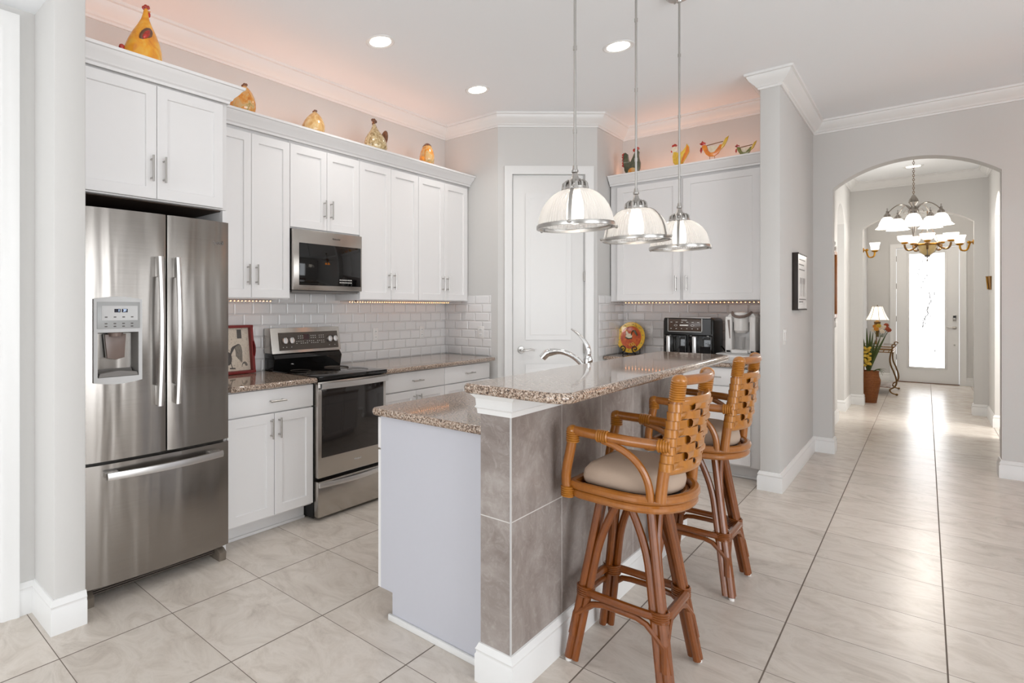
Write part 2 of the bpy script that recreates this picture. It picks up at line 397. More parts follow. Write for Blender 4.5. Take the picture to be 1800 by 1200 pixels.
# ================================================================ SETTING
def st(name, mb, m, **k): return obj(name, mb, m, kind='structure', **k)
CZ = 3.10
st('floor', MB().box(-3.4, 4.0, -4.5, 14.6, -.1, 0), M['floor'])
st('ceiling', MB().box(-3.4, 4.0, -4.5, 14.6, CZ, CZ+.1), M['ceil'])
st('ceiling_side_hall', MB().box(-3.4, -2.527, -4.5, .75, 2.676, CZ), M['ceil'])
st('wall_left', MB().box(-3.4, -3.27, .88, 4.505, 0, CZ), M['wall'])
st('wall_side_hall', MB().box(-3.4, -2.79, -4.5, .75, 0, 2.676), M['wall'])
st('wall_refrigerator_end', MB().box(-3.4, -2.527, .75, .88, 0, CZ, bev=.008), M['wall'])
DA = Vector((-2.69, 4.505)); DD = Vector((.62, .655)).normalized(); DN = Vector((DD.y, -DD.x)); DL = .902
TD = lambda u, n, z: (DA.x+u*DD.x+n*DN.x, DA.y+u*DD.y+n*DN.y, z)
w = MB(TD); w.box(0, .125, -.1, 0, 0, CZ); w.box(.793, DL, -.1, 0, 0, CZ); w.box(.125, .793, -.1, 0, 2.562, CZ)
st('wall_pantry', w, M['wall'])
st('wall_return', MB().box(-3.4, -2.69, 4.505, 4.6, 0, CZ), M['wall'])
st('wall_pantry_side', MB().box(-2.17, -2.07, 5.16, 5.78, 0, CZ), M['wall'])
st('wall_back', MB().box(-2.17, -.865, 5.78, 5.9, 0, CZ), M['wall'])
st('wall_partition', MB().box(-.865, -.745, 5.14, 6.87, 0, CZ, bev=.006), M['wall'])
def arch_pts(x0, x1, zs, zp, n=22):
    c = (x1-x0)/2; h = zp-zs; r = (c*c+h*h)/(2*h); zc = zp-r; a = math.asin(c/r); xc = (x0+x1)/2
    return [(xc+r*math.sin(-a+2*a*i/n), zc+r*math.cos(-a+2*a*i/n)) for i in range(n+1)]
def arch_wall(name, x0, x1, ox0, ox1, zs, zp, a0, a1, ax='y'):
    m = MB(); P = arch_pts(ox0, ox1, zs, zp)
    m.prism([(x0, 0), (ox0, 0), (ox0, CZ), (x0, CZ)], a0, a1, ax); m.prism([(ox1, 0), (x1, 0), (x1, CZ), (ox1, CZ)], a0, a1, ax)
    for p, q in zip(P[:-1], P[1:]): m.prism([p, q, (q[0], CZ), (p[0], CZ)], a0, a1, ax)
    bmesh.ops.remove_doubles(m.bm, verts=m.bm.verts[:], dist=1e-5)
    # drop the inner faces shared by neighbouring slices
    seen = {}
    for f in m.bm.faces: seen.setdefault(frozenset(v.index for v in f.verts) if False else tuple(sorted(id(v) for v in f.verts)), []).append(f)
    dead = [f for fs in seen.values() if len(fs) > 1 for f in fs]
    if dead: bmesh.ops.delete(m.bm, geom=dead, context='FACES')
    return st(name, m, M['wall'])
arch_wall('wall_hall_arch', -2.1, 4.0, -.605, .42, 2.46, 2.66, 6.87, 7.03)
arch_wall('wall_entry_arch', -2.1, 2.1, -.615, .42, 2.45, 2.65, 10.6, 10.75)
arch_wall('wall_foyer_left', 7.03, 10.6, 8.95, 9.78, 2.45, 2.66, -.865, -.745, 'x')
arch_wall('wall_foyer_right', 7.03, 10.6, 8.85, 9.68, 2.40, 2.61, .54, .66, 'x')
st('wall_foyer_far_left', MB().box(-2.1, -2.0, 7.03, 10.6, 0, CZ), M['wall'])
st('wall_foyer_far_right', MB().box(2.0, 2.1, 7.03, 10.6, 0, CZ), M['wall'])
st('wall_entry_left', MB().box(-.87, -.77, 10.75, 14.45, 0, CZ), M['wall'])
st('wall_entry_right', MB().box(.72, .82, 10.75, 14.45, 0, CZ), M['wall'])
w = MB(); w.box(-.87, -.385, 14.45, 14.6, 0, CZ); w.box(.405, .82, 14.45, 14.6, 0, CZ); w.box(-.385, .405, 14.45, 14.6, 2.44, CZ)
st('wall_front', w, M['wall'])
w = MB(); w.box(4.0, 4.1, -4.5, -1.1, 0, CZ); w.box(4.0, 4.1, 2.3, 3.9, 0, CZ); w.box(4.0, 4.1, 5.3, 7.03, 0, CZ); w.box(4.0, 4.1, -1.1, 2.3, 2.4, CZ); w.box(4.0, 4.1, 3.9, 5.3, 2.3, CZ); w.box(4.0, 4.1, 3.9, 5.3, 0, .7)
st('wall_right', w, M['wall'])
w = MB(); w.box(-3.4, -2.4, -4.6, -4.5, 0, CZ); w.box(1.2, 4.1, -4.6, -4.5, 0, CZ); w.box(-2.4, 1.2, -4.6, -4.5, 2.4, CZ)
st('wall_rear', w, M['wall'])
def winframe(name, T, u0, u1, z0, z1, nd):
    m = MB(T); b = .06
    m.box(u0, u1, -.03, .03, z0, z0+b); m.box(u0, u1, -.03, .03, z1-b, z1)
    for i in range(nd+1):
        u = u0+(u1-u0-b)*i/nd; m.box(u, u+b, -.03, .03, z0, z1)
    return st(name, m, M['trim'])
winframe('window_1', TXm(4.05), -1.1, 2.3, 0, 2.4, 3); winframe('window_2', TXm(4.05), 3.9, 5.3, .7, 2.3, 2)
winframe('window_3', lambda u, n, z: (u, -4.55+n, z), -2.4, 1.2, 0, 2.4, 3)
winframe('fill_frame_right', TXm(1.995), 7.9, 9.7, .8, 2.4, 2); winframe('fill_frame_left', TX(-1.995), 8.3, 9.5, .8, 2.4, 2)  # last two: invented window frames around the added foyer fill lights
# backsplash tile
st('wall_tile_left', MB().box(-3.27, -3.262, 1.70, 4.505, .914, 1.47), M['tileX'])
w = MB(); w.box(-3.262, -2.757, 4.497, 4.505, .914, 1.47, bev=.002)
st('wall_tile_return', w, M['tileY'])
st('wall_tile_back', MB().box(-2.062, -.865, 5.772, 5.78, .914, 1.47), M['tileY'])
st('wall_tile_pantry_side', MB().box(-2.07, -2.062, 5.19, 5.772, .914, 1.47, bev=.002), M['tileX'])
# mouldings
CR = [(0, 2.985), (.010, 2.985), (.012, 2.998), (.022, 3.004), (.026, 3.014), (.034, 3.020), (.058, 3.046), (.070, 3.070), (.072, 3.080), (.084, 3.084), (.086, 3.10), (0, 3.10)]
BS = [(0, 0), (.016, 0), (.016, .098), (.012, .104), (.012, .112), (.015, .118), (.010, .128), (.005, .140), (0, .142)]
st('trim_1', MB().sweep(CR, [(-3.27, .88), (-3.27, 4.505), (-2.69, 4.505), (-2.07, 5.16), (-2.07, 5.78), (-.865, 5.78), (-.865, 5.14), (-.745, 5.14), (-.745, 6.87), (4.0, 6.87)]), M['trim'])
st('trim_2', MB().sweep(CR, [(-.60, 7.03), (-.745, 7.03), (-.745, 10.6), (.54, 10.6), (.54, 7.03), (-.60, 7.03)]), M['trim'])
st('trim_3', MB().sweep(CR, [(-.77, 10.75), (-.77, 14.45), (.72, 14.45), (.72, 10.75)]), M['trim'])
st('baseboard_side_hall', MB().sweep(BS, [(-2.79, .684), (-2.79, .75), (-2.527, .75), (-2.527, .88)]), M['trim'])
st('baseboard_partition', MB().sweep(BS, [(-.865, 5.30), (-.865, 5.14), (-.745, 5.14), (-.745, 6.87), (-.605, 6.87), (-.605, 7.03), (-.745, 7.03), (-.745, 8.95), (-.865, 8.95)]), M['trim'])
st('baseboard_foyer_left', MB().sweep(BS, [(-.865, 9.78), (-.745, 9.78), (-.745, 10.6), (-.615, 10.6), (-.615, 10.75), (-.77, 10.75), (-.77, 14.45), (-.465, 14.45)]), M['trim'])
st('baseboard_foyer_right', MB().sweep(BS, [(.485, 14.45), (.72, 14.45), (.72, 10.75), (.42, 10.75), (.42, 10.6), (.54, 10.6), (.54, 9.68), (.66, 9.68)]), M['trim'])
st('baseboard_hall_right', MB().sweep(BS, [(.66, 8.85), (.54, 8.85), (.54, 7.03), (.42, 7.03), (.42, 6.87), (4.0, 6.87)]), M['trim'])
def casing(name, T, u0, u1, zt, w=.072):
    m = MB(T)
    pr = [(0, 0), (0, .012), (.012, .018), (w*.5, .016), (w*.8, .022), (w, .022), (w, 0)]
    # three mitred legs: offset measured outwards from the opening
    path = [(u0, 0, -1, 0), (u0, zt, -1, 1), (u1, zt, 1, 1), (u1, 0, 1, 0)]
    m.grid([[(u+du*a, n, z+dz*a) for a, n in pr] for u, z, du, dz in path], closed_v=True, caps=True)
    return st(name, m, M['trim'])
casing('trim_4', TD, .128, .790, 2.560)
casing('trim_5', TY(14.45), -.385, .405, 2.44, .08)
casing('trim_6', TX(-2.79), -.45, .612, 2.57)
# pantry door
d1 = st('door_1', (lambda m: m.box(.139, .779, -.05, -.012, .008, 2.552, bev=.002))(MB(TD)), M['trim'])
def raised(T, u0, u1, z0, z1, n):
    m = MB(T); L = []
    for ins, nn in ((0, 0), (.010, -.006), (.022, -.006), (.045, .002), (.05, .002)):
        L.append([(u0+ins, n+nn, z0+ins), (u1-ins, n+nn, z0+ins), (u1-ins, n+nn, z1-ins), (u0+ins, n+nn, z1-ins)])
    L.append([(u0+.05, n-.012, z0+.05), (u1-.05, n-.012, z0+.05), (u1-.05, n-.012, z1-.05), (u0+.05, n-.012, z1-.05)][::1])
    return m.grid([L[-1]]+L[:5][::-1] if False else L[:5], closed_v=True, caps=True)
for z0, z1 in ((1.067, 2.388), (.25, .846)):
    obj('panel', raised(TD, .252, .666, z0, z1, -.004), M['trim'], d1)
hb = MB(TD); hb.lathe([(.001, .0), (.030, .002), (.033, .006), (.03, .010), (.012, .012), (.011, .045), (.001, .046)], (.214, -.012, .975), 24, 'y')
hb.tube([(.214, .03, .975), (.245, .034, .972), (.285, .033, .983), (.325, .032, .975)], [.010, .009, .008, .007], 10)
obj('door_lever', hb, M['nickel'], d1, label='brushed nickel lever handle')
for z in (.35, .99, 1.64, 2.35):
    hb = MB(TD); hb.tube([(.784, .0, z-.045), (.784, .0, z+.045)], .007, 8); hb.box(.779, .789, -.012, -.004, z-.045, z+.045); obj('hinge', hb, M['nickel'], d1)
# front door
D2 = TY(14.45)
m = MB(D2); m.box(-.38, -.223, -.07, -.02, .012, 2.43); m.box(.237, .40, -.07, -.02, .012, 2.43); m.box(-.223, .237, -.07, -.02, .012, .278); m.box(-.223, .237, -.07, -.02, 2.335, 2.43)
d2 = st('door_2', m, M['trim'])
obj('glass_pane', MB(D2).box(-.223, .237, -.05, -.04, .278, 2.335), M['doorglass'], d2, label='bright frosted glass pane')
m = MB(D2); fr = [(-.223, .278), (.237, .278), (.237, 2.335), (-.223, 2.335)]
for (u0, u1, z0, z1) in ((-.245, -.212, .256, 2.357), (.226, .259, .256, 2.357), (-.212, .226, .256, .289), (-.212, .226, 2.324, 2.357)): m.box(u0, u1, -.02, -.008, z0, z1, bev=.004)
obj('glass_bead_frame', m, M['trim'], d2)
m = MB(D2)
for k, (u, a, z0, z1, c) in enumerate(((-.2, .30, .9, 2.25, 1), (.21, -.34, .8, 2.2, 1), (-.13, .20, .55, 2.1, -1), (.16, -.22, .5, 1.9, -1), (0, .1, .35, 1.2, 1), (.02, -.12, 1.2, 2.3, 1), (-.05, .17, 1.0, 2.3, 1))):
    m.tube([(u+a*math.sin(PI*i/12)*.8+.05*c*math.sin(i/2), -.038, z0+(z1-z0)*i/12) for i in range(13)], .0038, 6)
obj('leaded_swirls', m, M['greyplastic'], d2)
m = MB(D2); m.box(.325, .365, -.02, .008, 1.12, 1.22, bev=.004); obj('keypad_lock', m, M['nickel'], d2); 
m = MB(D2); m.box(.328, .362, .008, .011, 1.175, 1.215); obj('keypad_face', m, M['black'], d2)
m = MB(D2); m.lathe([(.001, 0), (.028, .002), (.028, .008), (.010, .012), (.010, .04), (.001, .042)], (.345, -.02, 1.005), 20, 'y'); m.tube([(.345, .018, 1.005), (.29, .02, 1.005), (.25, .02, 1.012)], .008, 8); obj('door_lever', m, M['nickel'], d2)
m = MB(D2); m.lathe([(.001, 0), (.012, .002), (.012, .01), (.001, .012)], (.345, -.02, .70), 16, 'y'); obj('door_bolt', m, M['nickel'], d2)
for z in (.45, 1.15, 1.75, 2.25): obj('hinge', MB(D2).box(-.392, -.380, -.02, .0, z-.05, z+.05), M['greyplastic'], d2)
m = MB(D2); m.box(-.385, .405, -.1, .02, 0, .012, bev=.003); obj('threshold', m, M['gz_brown'], d2)
st('door_3', MB(TX(-2.79)).box(-.45, .612, .001, .008, .01, 2.57), M['trim'])

# ================================================================ CABINETS
CABL = 'wall cabinets along the refrigerator wall'
XU = -3.005   # carcass front of left uppers; doors reach -2.985
def wall_cab(label, T, back, u0, u1, z0, z1, doors, handles, group=None, dark=False, stile=None, hz=.115, depth=None):
    a = T(u0, 0, z0); b = T(u1, 0, z0); c = T((u0+u1)/2, -back/2, z0)
    t = thing('wall_cabinet', label, 'cabinet', (c[0], c[1], z0), group)
    obj('body', MB(T).box(u0, u1, -back, 0, z0, z1+.018, bev=.0015), [M['cab']], t)
    for (d0, d1), hu in zip(doors, handles):
        d = obj('door', MB(T).shaker(d0+.0015, d1-.0015, z0+.006, z1-.012), M['cab'], t)
        obj('handle', MB(T).pull(hu, z0+.095+hz*.5, .13), M['nickel'], d)
    return t
TU = TX(XU)
wall_cab('two door white wall cabinet between the refrigerator cabinet and the microwave', TU, .265, 1.745, 2.36, 1.415, 2.48, [(1.745, 2.05), (2.05, 2.36)], [2.018, 2.082], CABL)
wall_cab('short two door white wall cabinet right above the microwave', TU, .265, 2.362, 3.028, 1.90, 2.48, [(2.362, 2.697), (2.697, 3.028)], [2.665, 2.73], CABL)
wall_cab('tall two door white wall cabinet immediately right of the microwave', TU, .265, 3.03, 3.738, 1.415, 2.48, [(3.03, 3.388), (3.388, 3.738)], [3.355, 3.42], CABL)
wall_cab('last two door white wall cabinet beside the pantry corner', TU, .265, 3.74, 4.50, 1.415, 2.48, [(3.74, 4.105), (4.105, 4.46)], [4.072, 4.137], CABL)
fcab = wall_cab('deep two door white wall cabinet over the stainless refrigerator', TX(-2.72), .55, .885, 1.70, 1.90, 2.49, [(.885, 1.284), (1.284, 1.668)], [1.252, 1.318], CABL)
wall_cab('wide two door white wall cabinet above the air fryer and coffee maker', TY(5.45), .33, -2.06, -.87, 1.415, 2.48, [(-2.0, -1.475), (-1.455, -.905)], [-1.505, -1.425])
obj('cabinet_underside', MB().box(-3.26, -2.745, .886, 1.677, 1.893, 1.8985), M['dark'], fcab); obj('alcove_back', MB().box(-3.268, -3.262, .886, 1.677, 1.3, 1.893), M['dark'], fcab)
st_side = obj('refrigerator_side_panel', MB().box(-3.26, -2.725, 1.678, 1.700, 0, 1.898), M['cab'], label='tall white end panel standing between refrigerator and left base cabinet', cat='cabinet panel')
CC = [(0, 2.46), (.006, 2.46), (.008, 2.478), (.018, 2.486), (.022, 2.500), (.045, 2.530), (.055, 2.550), (.058, 2.558), (.068, 2.560), (.070, 2.577), (0, 2.577)]
CC = [(a, 2.577-(2.577-z)*.76) for a, z in CC]
g = 'cornice mouldings on the wall cabinets'
def cornice(path, topbox, label):
    m = MB().sweep(CC, path); m.box(*topbox); return obj('cabinet_cornice', m, M['cab'], label=label, cat='molding', group=g)
cornice([(-2.985, 1.76), (-2.985, 4.50)], (-3.26, -2.985, 1.775, 4.50, 2.5, 2.574), 'long white cornice along the top of the left wall cabinets')
cornice([(-2.70, .885), (-2.70, 1.70), (-3.24, 1.70)], (-3.26, -2.70, .885, 1.70, 2.5, 2.574), 'white cornice stepping forward over the refrigerator cabinet')
cornice([(-2.06, 5.43), (-.87, 5.43)], (-2.06, -.87, 5.43, 5.772, 2.5, 2.574), 'white cornice on the cabinet above the coffee maker')

def base_cab(label, T, back, u0, u1, drawers, doors, toe=.075, group=None, dh=(), kh=(), ztop=.88):
    c = T((u0+u1)/2, -back/2, 0)
    t = thing('base_cabinet', label, 'cabinet', (c[0], c[1], 0), group)
    obj('body', MB(T).box(u0, u1, -back, 0, .105, ztop, bev=.0015), M['cab'], t)
    m = MB(T); m.box(u0, u1, -back, -toe, 0, .105); m.box(u0, u1, -toe, -toe+.012, 0, .018, bev=.004); obj('toe_kick', m, M['cab'], t)
    for (d0, d1), hu in zip(drawers, dh):
        d = obj('drawer', MB(T).box(d0+.002, d1-.002, 0, .02, .735, .872, bev=.002), M['cab'], t)
        obj('handle', MB(T).pull(hu, .803, .12, vertical=False), M['nickel'], d)
    for (d0, d1), hu in zip(doors, kh):
        d = obj('door', MB(T).shaker(d0+.002, d1-.002, .118, .727), M['cab'], t)
        if hu is not None: obj('handle', MB(T).pull(hu, .64, .12), M['nickel'], d)
    return t
TB = TX(-2.735)
GB = 'base cabinets along the range wall'
base_cab('white base cabinet with one drawer between refrigerator and range', TB, .525, 1.702, 2.335, [(1.702, 2.335)], [(1.702, 2.03), (2.03, 2.335)], group=GB, dh=[2.04], kh=[2.0, 2.06])
base_cab('white base cabinet with a drawer directly right of the range', TB, .525, 2.995, 3.735, [(2.995, 3.735)], [(2.995, 3.37), (3.37, 3.735)], group=GB, dh=[3.37], kh=[3.34, 3.40])
base_cab('white base cabinet with a drawer beside the pantry door', TB, .525, 3.737, 4.42, [(3.737, 4.41)], [(3.737, 4.07), (4.07, 4.41)], group=GB, dh=[4.08], kh=[4.04, 4.10])
t = base_cab('white base cabinet with one drawer beneath the coffee maker', TY(5.32), .45, -1.46, -.87, [(-1.45, -.885)], [(-1.45, -.95)], group=None, dh=[-1.2], kh=[-1.42])
base_cab('white base cabinet beneath the air fryer, mostly behind the bar', TY(5.32), .45, -2.05, -1.462, [(-2.04, -1.465)], [(-2.04, -1.465)], group=None, dh=[-1.75], kh=[-1.5])
def slab(m, x0, x1, y0, y1, z0, z1, rc=None):
    # stone slab with a rounded (bullnose) edge; rc = radii for the four corners
    rc = rc or (.004,)*4; h = (z1-z0)/2
    def outline(ins):
        out = []
        for (cx, cy, a0), r in zip(((x0, y0, 180), (x1, y0, 270), (x1, y1, 0), (x0, y1, 90)), rc):
            if ins >= r-1e-6 and r <= .004:
                out += [(cx+(ins if cx == x0 else -ins), cy+(ins if cy == y0 else -ins))]*3; continue
            r2 = max(r, .004); ox = cx+(r2 if cx == x0 else -r2); oy = cy+(r2 if cy == y0 else -r2); n = 8 if r > .01 else 2
            for i in range(n+1):
                a = R(a0+90*i/n); rr = r2-ins
                out.append((ox+rr*math.cos(a), oy+rr*math.sin(a)))
        return out
    rows = []
    e = h*.75
    for k in range(9):
        a = -PI/2+PI*k/8; ins = e*(1-math.cos(a)); z = (z0+z1)/2+h*math.sin(a)
        rows.append([(x, y, z) for x, y in outline(ins)])
    rows = [[(x, y, z0) for x, y in outline(e+.004)]]+rows+[[(x, y, z1) for x, y in outline(e+.004)]]
    return m.grid(rows, closed_v=True, caps=True)
obj('countertop', slab(MB(), -3.262, -2.675, 1.702, 2.338, .882, .915), M['granite'], label='short brown granite countertop between refrigerator and range', cat='countertop', group='granite countertops')
obj('countertop', slab(MB(), -3.262, -2.675, 2.992, 4.44, .882, .915), M['granite'], label='long brown granite countertop from the range to the pantry wall', cat='countertop', group='granite countertops')
obj('countertop', slab(MB(), -2.062, -.868, 5.275, 5.772, .882, .915), M['granite'], label='brown granite countertop under the air fryer and coffee maker', cat='countertop', group='granite countertops')
obj('countertop', slab(MB(), -1.725, -1.132, 1.812, 3.78, .882, .915, (.03, .004, .004, .03)), M['granite'], label='lower speckled granite countertop on the kitchen side of the island', cat='countertop', group='granite countertops')
obj('bar_countertop', slab(MB(), -1.155, -.768, 1.685, 3.80, 1.055, 1.09, (.03, .07, .07, .03)), M['granite'], label='raised speckled granite bar top below the three pendant lamps', cat='countertop')
# island
t = thing('island_cabinet', 'white island cabinet with plain end panel against the grey tiled bar wall', 'cabinet', (-1.4, 2.8, 0))
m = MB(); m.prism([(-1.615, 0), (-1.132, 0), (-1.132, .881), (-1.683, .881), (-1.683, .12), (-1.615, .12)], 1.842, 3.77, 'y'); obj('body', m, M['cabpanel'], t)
obj('shoe_molding', MB().box(-1.63, -1.15, 1.828, 1.842, 0, .028, bev=.004), M['trim'], t)
TI = TXm(-1.683)
for i in range(4):
    a = 1.845+i*.48; b = a+.475
    obj('drawer', MB(TI).box(a, b, 0, .02, .735, .872, bev=.002), M['cab'], t); obj('door', MB(TI).shaker(a, b, .118, .727), M['cab'], t)
KN = MB(); KN.box(-1.13, -1.01, 1.775, 3.78, 0, 1.0)
st('wall_island', KN, M['kneetile'])
ks = MB(); ks.box(-1.012, -1.008, 1.773, 1.777, .14, .98)
st('trim_7', ks, M['lightgrey'])
st('baseboard_island', MB().sweep(BS, [(-1.13, 3.78), (-1.13, 3.775), (-1.13, 1.842)][::-1][:1]+[(-1.13, 1.775), (-1.01, 1.775), (-1.01, 3.78), (-1.13, 3.78)]), M['trim'])
KC = [(0, .975), (.008, .975), (.010, .992), (.016, .998), (.012, 1.006), (.014, 1.03), (.028, 1.045), (.030, 1.0545), (0, 1.0545)]
m = MB().sweep(KC, [(-1.13, 1.81), (-1.13, 1.775), (-1.01, 1.775), (-1.01, 3.78)]); m.box(-1.13, -1.01, 1.775, 3.78, 1.0, 1.0545)
st('trim_8', m, M['trim'])

# ================================================================ REFRIGERATOR
t = thing('refrigerator', 'stainless french door refrigerator with ice and water dispenser', 'refrigerator', (-2.93, 1.28, 0))
obj('cabinet_body', MB().box(-3.25, -2.675, .905, 1.655, .06, 1.80, bev=.004), M['greyplastic'], t)
XF = -2.67
def bulge(u, u0, u1, k=.018): 
    q = (u-(u0+u1)/2)/((u1-u0)/2); return k*(1-q*q)
def steel_panel(u0, u1, z0, z1, base, thick, hole=None, B=(.905, 1.653)):
    us = sorted(set([u0+(u1-u0)*i/12 for i in range(13)]+([hole[0], hole[1]] if hole else [])))
    zs = [z0, z1]+([hole[2], hole[3]] if hole else []); zs = sorted(zs)
    m = MB(); bm = m.bm; V = {}
    fx = lambda u: base+thick+bulge(u, *B)-(.006 if (abs(u-u0) < 1e-6 or abs(u-u1) < 1e-6) else 0)
    G = [[bm.verts.new((fx(u), u, z)) for u in us] for z in zs]
    Bk = [[bm.verts.new((base, u, z)) for u in us] for z in (z0, z1)]
    for i in range(len(zs)-1):
        for j in range(len(us)-1):
            if hole and hole[2]-1e-6 <= zs[i] < hole[3]-1e-6 and hole[0]-1e-6 <= us[j] < hole[1]-1e-6: continue
            bm.faces.new((G[i][j], G[i][j+1], G[i+1][j+1], G[i+1][j]))
    for j in range(len(us)-1):
        bm.faces.new((G[0][j], Bk[0][j], Bk[0][j+1], G[0][j+1])); bm.faces.new((G[-1][j], G[-1][j+1], Bk[1][j+1], Bk[1][j])); bm.faces.new((Bk[0][j], Bk[1][j], Bk[1][j+1], Bk[0][j+1]))
    for j in (0, -1): bm.faces.new([g_[j] for g_ in G]+[Bk[1][j], Bk[0][j]])
    return m
H = (.955, 1.145, 1.04, 1.245)
ld = obj('left_door', steel_panel(.905, 1.285, .655, 1.815, XF, .05, H), M['steel'], t, smooth=25)
rd = obj('right_door', steel_panel(1.293, 1.653, .655, 1.815, XF, .05), M['steel'], t, smooth=25)
dr = obj('freezer_drawer', steel_panel(.905, 1.653, .085, .640, XF, .05), M['steel'], t, smooth=25)
def fx(u): return XF+.05+bulge(u, .905, 1.653)
def bowed(u, z0, z1, wdt=.012, nn=14):
    m = MB(); rows = []
    for i in range(nn+1):
        q = i/nn; z = z0+(z1-z0)*q; b = .048+.022*math.sin(PI*q); x = fx(u)+b-.02
        rows.append([(x, u-wdt, z), (x+.014, u-wdt, z), (x+.018, u, z), (x+.014, u+wdt, z), (x, u+wdt, z)])
    m.grid(rows, closed_v=True, caps=True)
    for z in (z0, z1-.10): m.box(fx(u)-.004, fx(u)+.040, u-wdt*.8, u+wdt*.8, z+.002, z+.098, bev=.003)
    return m
obj('handle', bowed(1.238, .885, 1.606), M['steellight'], ld); obj('handle', bowed(1.330, .885, 1.606), M['steellight'], rd)
m = MB(); rows = []
for i in range(17):
    q = i/16; u = .99+(1.59-.99)*q; x = fx(u)+.03+.015*math.sin(PI*q); z = .592
    rows.append([(x, u, z-.016), (x+.012, u, z-.016), (x+.016, u, z), (x+.012, u, z+.016), (x, u, z+.016)])
m.grid(rows, closed_v=True, caps=True)
for u in (1.02, 1.56): m.box(fx(u)-.004, fx(u)+.034, u-.03, u+.03, .58, .604, bev=.003)
obj('handle', m, M['steellight'], dr)
# dispenser
def frame_outline(k): 
    u0, u1 = .938, 1.162; out = []
    for i in range(9):
        q = i/8; out.append((u0+(u1-u0)*q, 1.398+.012*math.sin(PI*q)))
    for i in range(9):
        q = 1-i/8; out.append((u0+(u1-u0)*q, 1.018-.012*math.sin(PI*q)))
    return out
ou = frame_outline(0); m = MB(); hx = lambda u: fx(u)
hole = [(H[0], H[3]), (H[1], H[3]), (H[1], H[2]), (H[0], H[2])]
m.prism([(u, z) for u, z in ou if z > 1.2]+[(1.162, H[3]), (.938, H[3])], hx(1.05)-.012, hx(1.05)+.010, 'x')
m.prism([(.938, H[2]), (1.162, H[2])]+[(u, z) for u, z in ou if z < 1.2], hx(1.05)-.012, hx(1.05)+.010, 'x')
m.box(hx(1.05)-.012, hx(1.05)+.010, .938, H[0], H[2], H[3]); m.box(hx(1.05)-.012, hx(1.05)+.010, H[1], 1.162, H[2], H[3])
dp = obj('dispenser_frame', m, M['lightgrey'], ld)
x0 = hx(1.05)+.010
obj('control_panel', MB().box(x0, x0+.003, .952, 1.150, 1.262, 1.385, bev=.001), M['panelgrey'], ld)
m = MB(); y0, y1, z0, z1 = H; D = .085; xb = x0-.006
y0, y1, z0, z1 = y0, y1, z0, z1
rows = [[(xb, y0, z1), (xb, y1, z1)], [(xb-D, y0+.01, z1-.01), (xb-D, y1-.01, z1-.01)], [(xb-D, y0+.01, z0+.06), (xb-D, y1-.01, z0+.06)], [(xb-D*.6, y0+.005, z0+.012), (xb-D*.6, y1-.005, z0+.012)], [(xb, y0, z0), (xb, y1, z0)]]
m.grid(rows)
for yy in (y0, y1): m.quad([(xb, yy, z1), (xb-D, yy+(.01 if yy == y0 else -.01), z1-.01), (xb-D, yy+(.01 if yy == y0 else -.01), z0+.06), (xb-D*.6, yy, z0+.012), (xb, yy, z0)])
obj('dispenser_recess', m, M['greyplastic'], ld)
m = MB(); m.prism([(1.0, 1.235), (1.1, 1.235), (1.093, 1.125), (1.05, 1.115), (1.012, 1.125)], xb-.055, xb-.03, 'x', bev=.003); m.lathe([(.001, 1.225), (.032, 1.225), (.035, 1.243), (.001, 1.243)], (xb-.035, 1.05, 0), 20); obj('ice_chute', m, M['taupeplastic'], ld)
m = MB(); m.prism([(y0+.004, z0+.002), (y1-.004, z0+.002), (y1-.01, z0+.018), (1.05, z0+.028), (y0+.01, z0+.018)], xb-.05, xb+.008, 'x'); obj('drip_tray', m, M['greyplastic'], ld)
obj('display', MB().box(x0+.003, x0+.0045, .972, 1.138, 1.30, 1.367), M['lightgrey'], ld)
obj('display', MB().box(x0+.0045, x0+.0055, 1.028, 1.056, 1.337, 1.353), M['darklcd'], ld, label='small dark temperature display'); obj('display', MB().box(x0+.0045, x0+.0055, 1.062, 1.09, 1.337, 1.353), M['darklcd'], ld, label='small dark temperature display')
text('display_digits', '1', .015, faceM(x0+.0057, 1.049, 1.345, '+x'), M['lcdtext'], ld); text('display_digits', '37', .015, faceM(x0+.0057, 1.076, 1.345, '+x'), M['lcdtext'], ld)
m = MB()
for i in range(4):
    for z in (1.315, 1.285, 1.272):
        m.box(x0+.0046 if z > 1.3 else x0+.003, x0+.005 if z > 1.3 else x0+.0035, .985+i*.04, .997+i*.04, z-.002, z+.003)
obj('button_marks', m, M['text'], ld)
text('brand_script', 'Whirlpool', .030, faceM(fx(1.555)-.001, 1.552, 1.702, '+x'), M['greyplastic'], rd, depth=.0015)
for yy in (.93, 1.62): obj('foot', MB().prism([(-2.75, 0), (-2.63, 0), (-2.625, .045), (-2.65, .06), (-2.75, .07)], yy-.022, yy+.022, 'y', bev=.003), M['foot'], t)
m = MB()
for k in range(5): m.box(-2.70+.001*k, -2.675, .955, 1.595, .03+.01*k, .036+.01*k)
m.box(-2.72, -2.695, .95, 1.60, .025, .085); obj('base_grille', m, M['greybrown'], t)

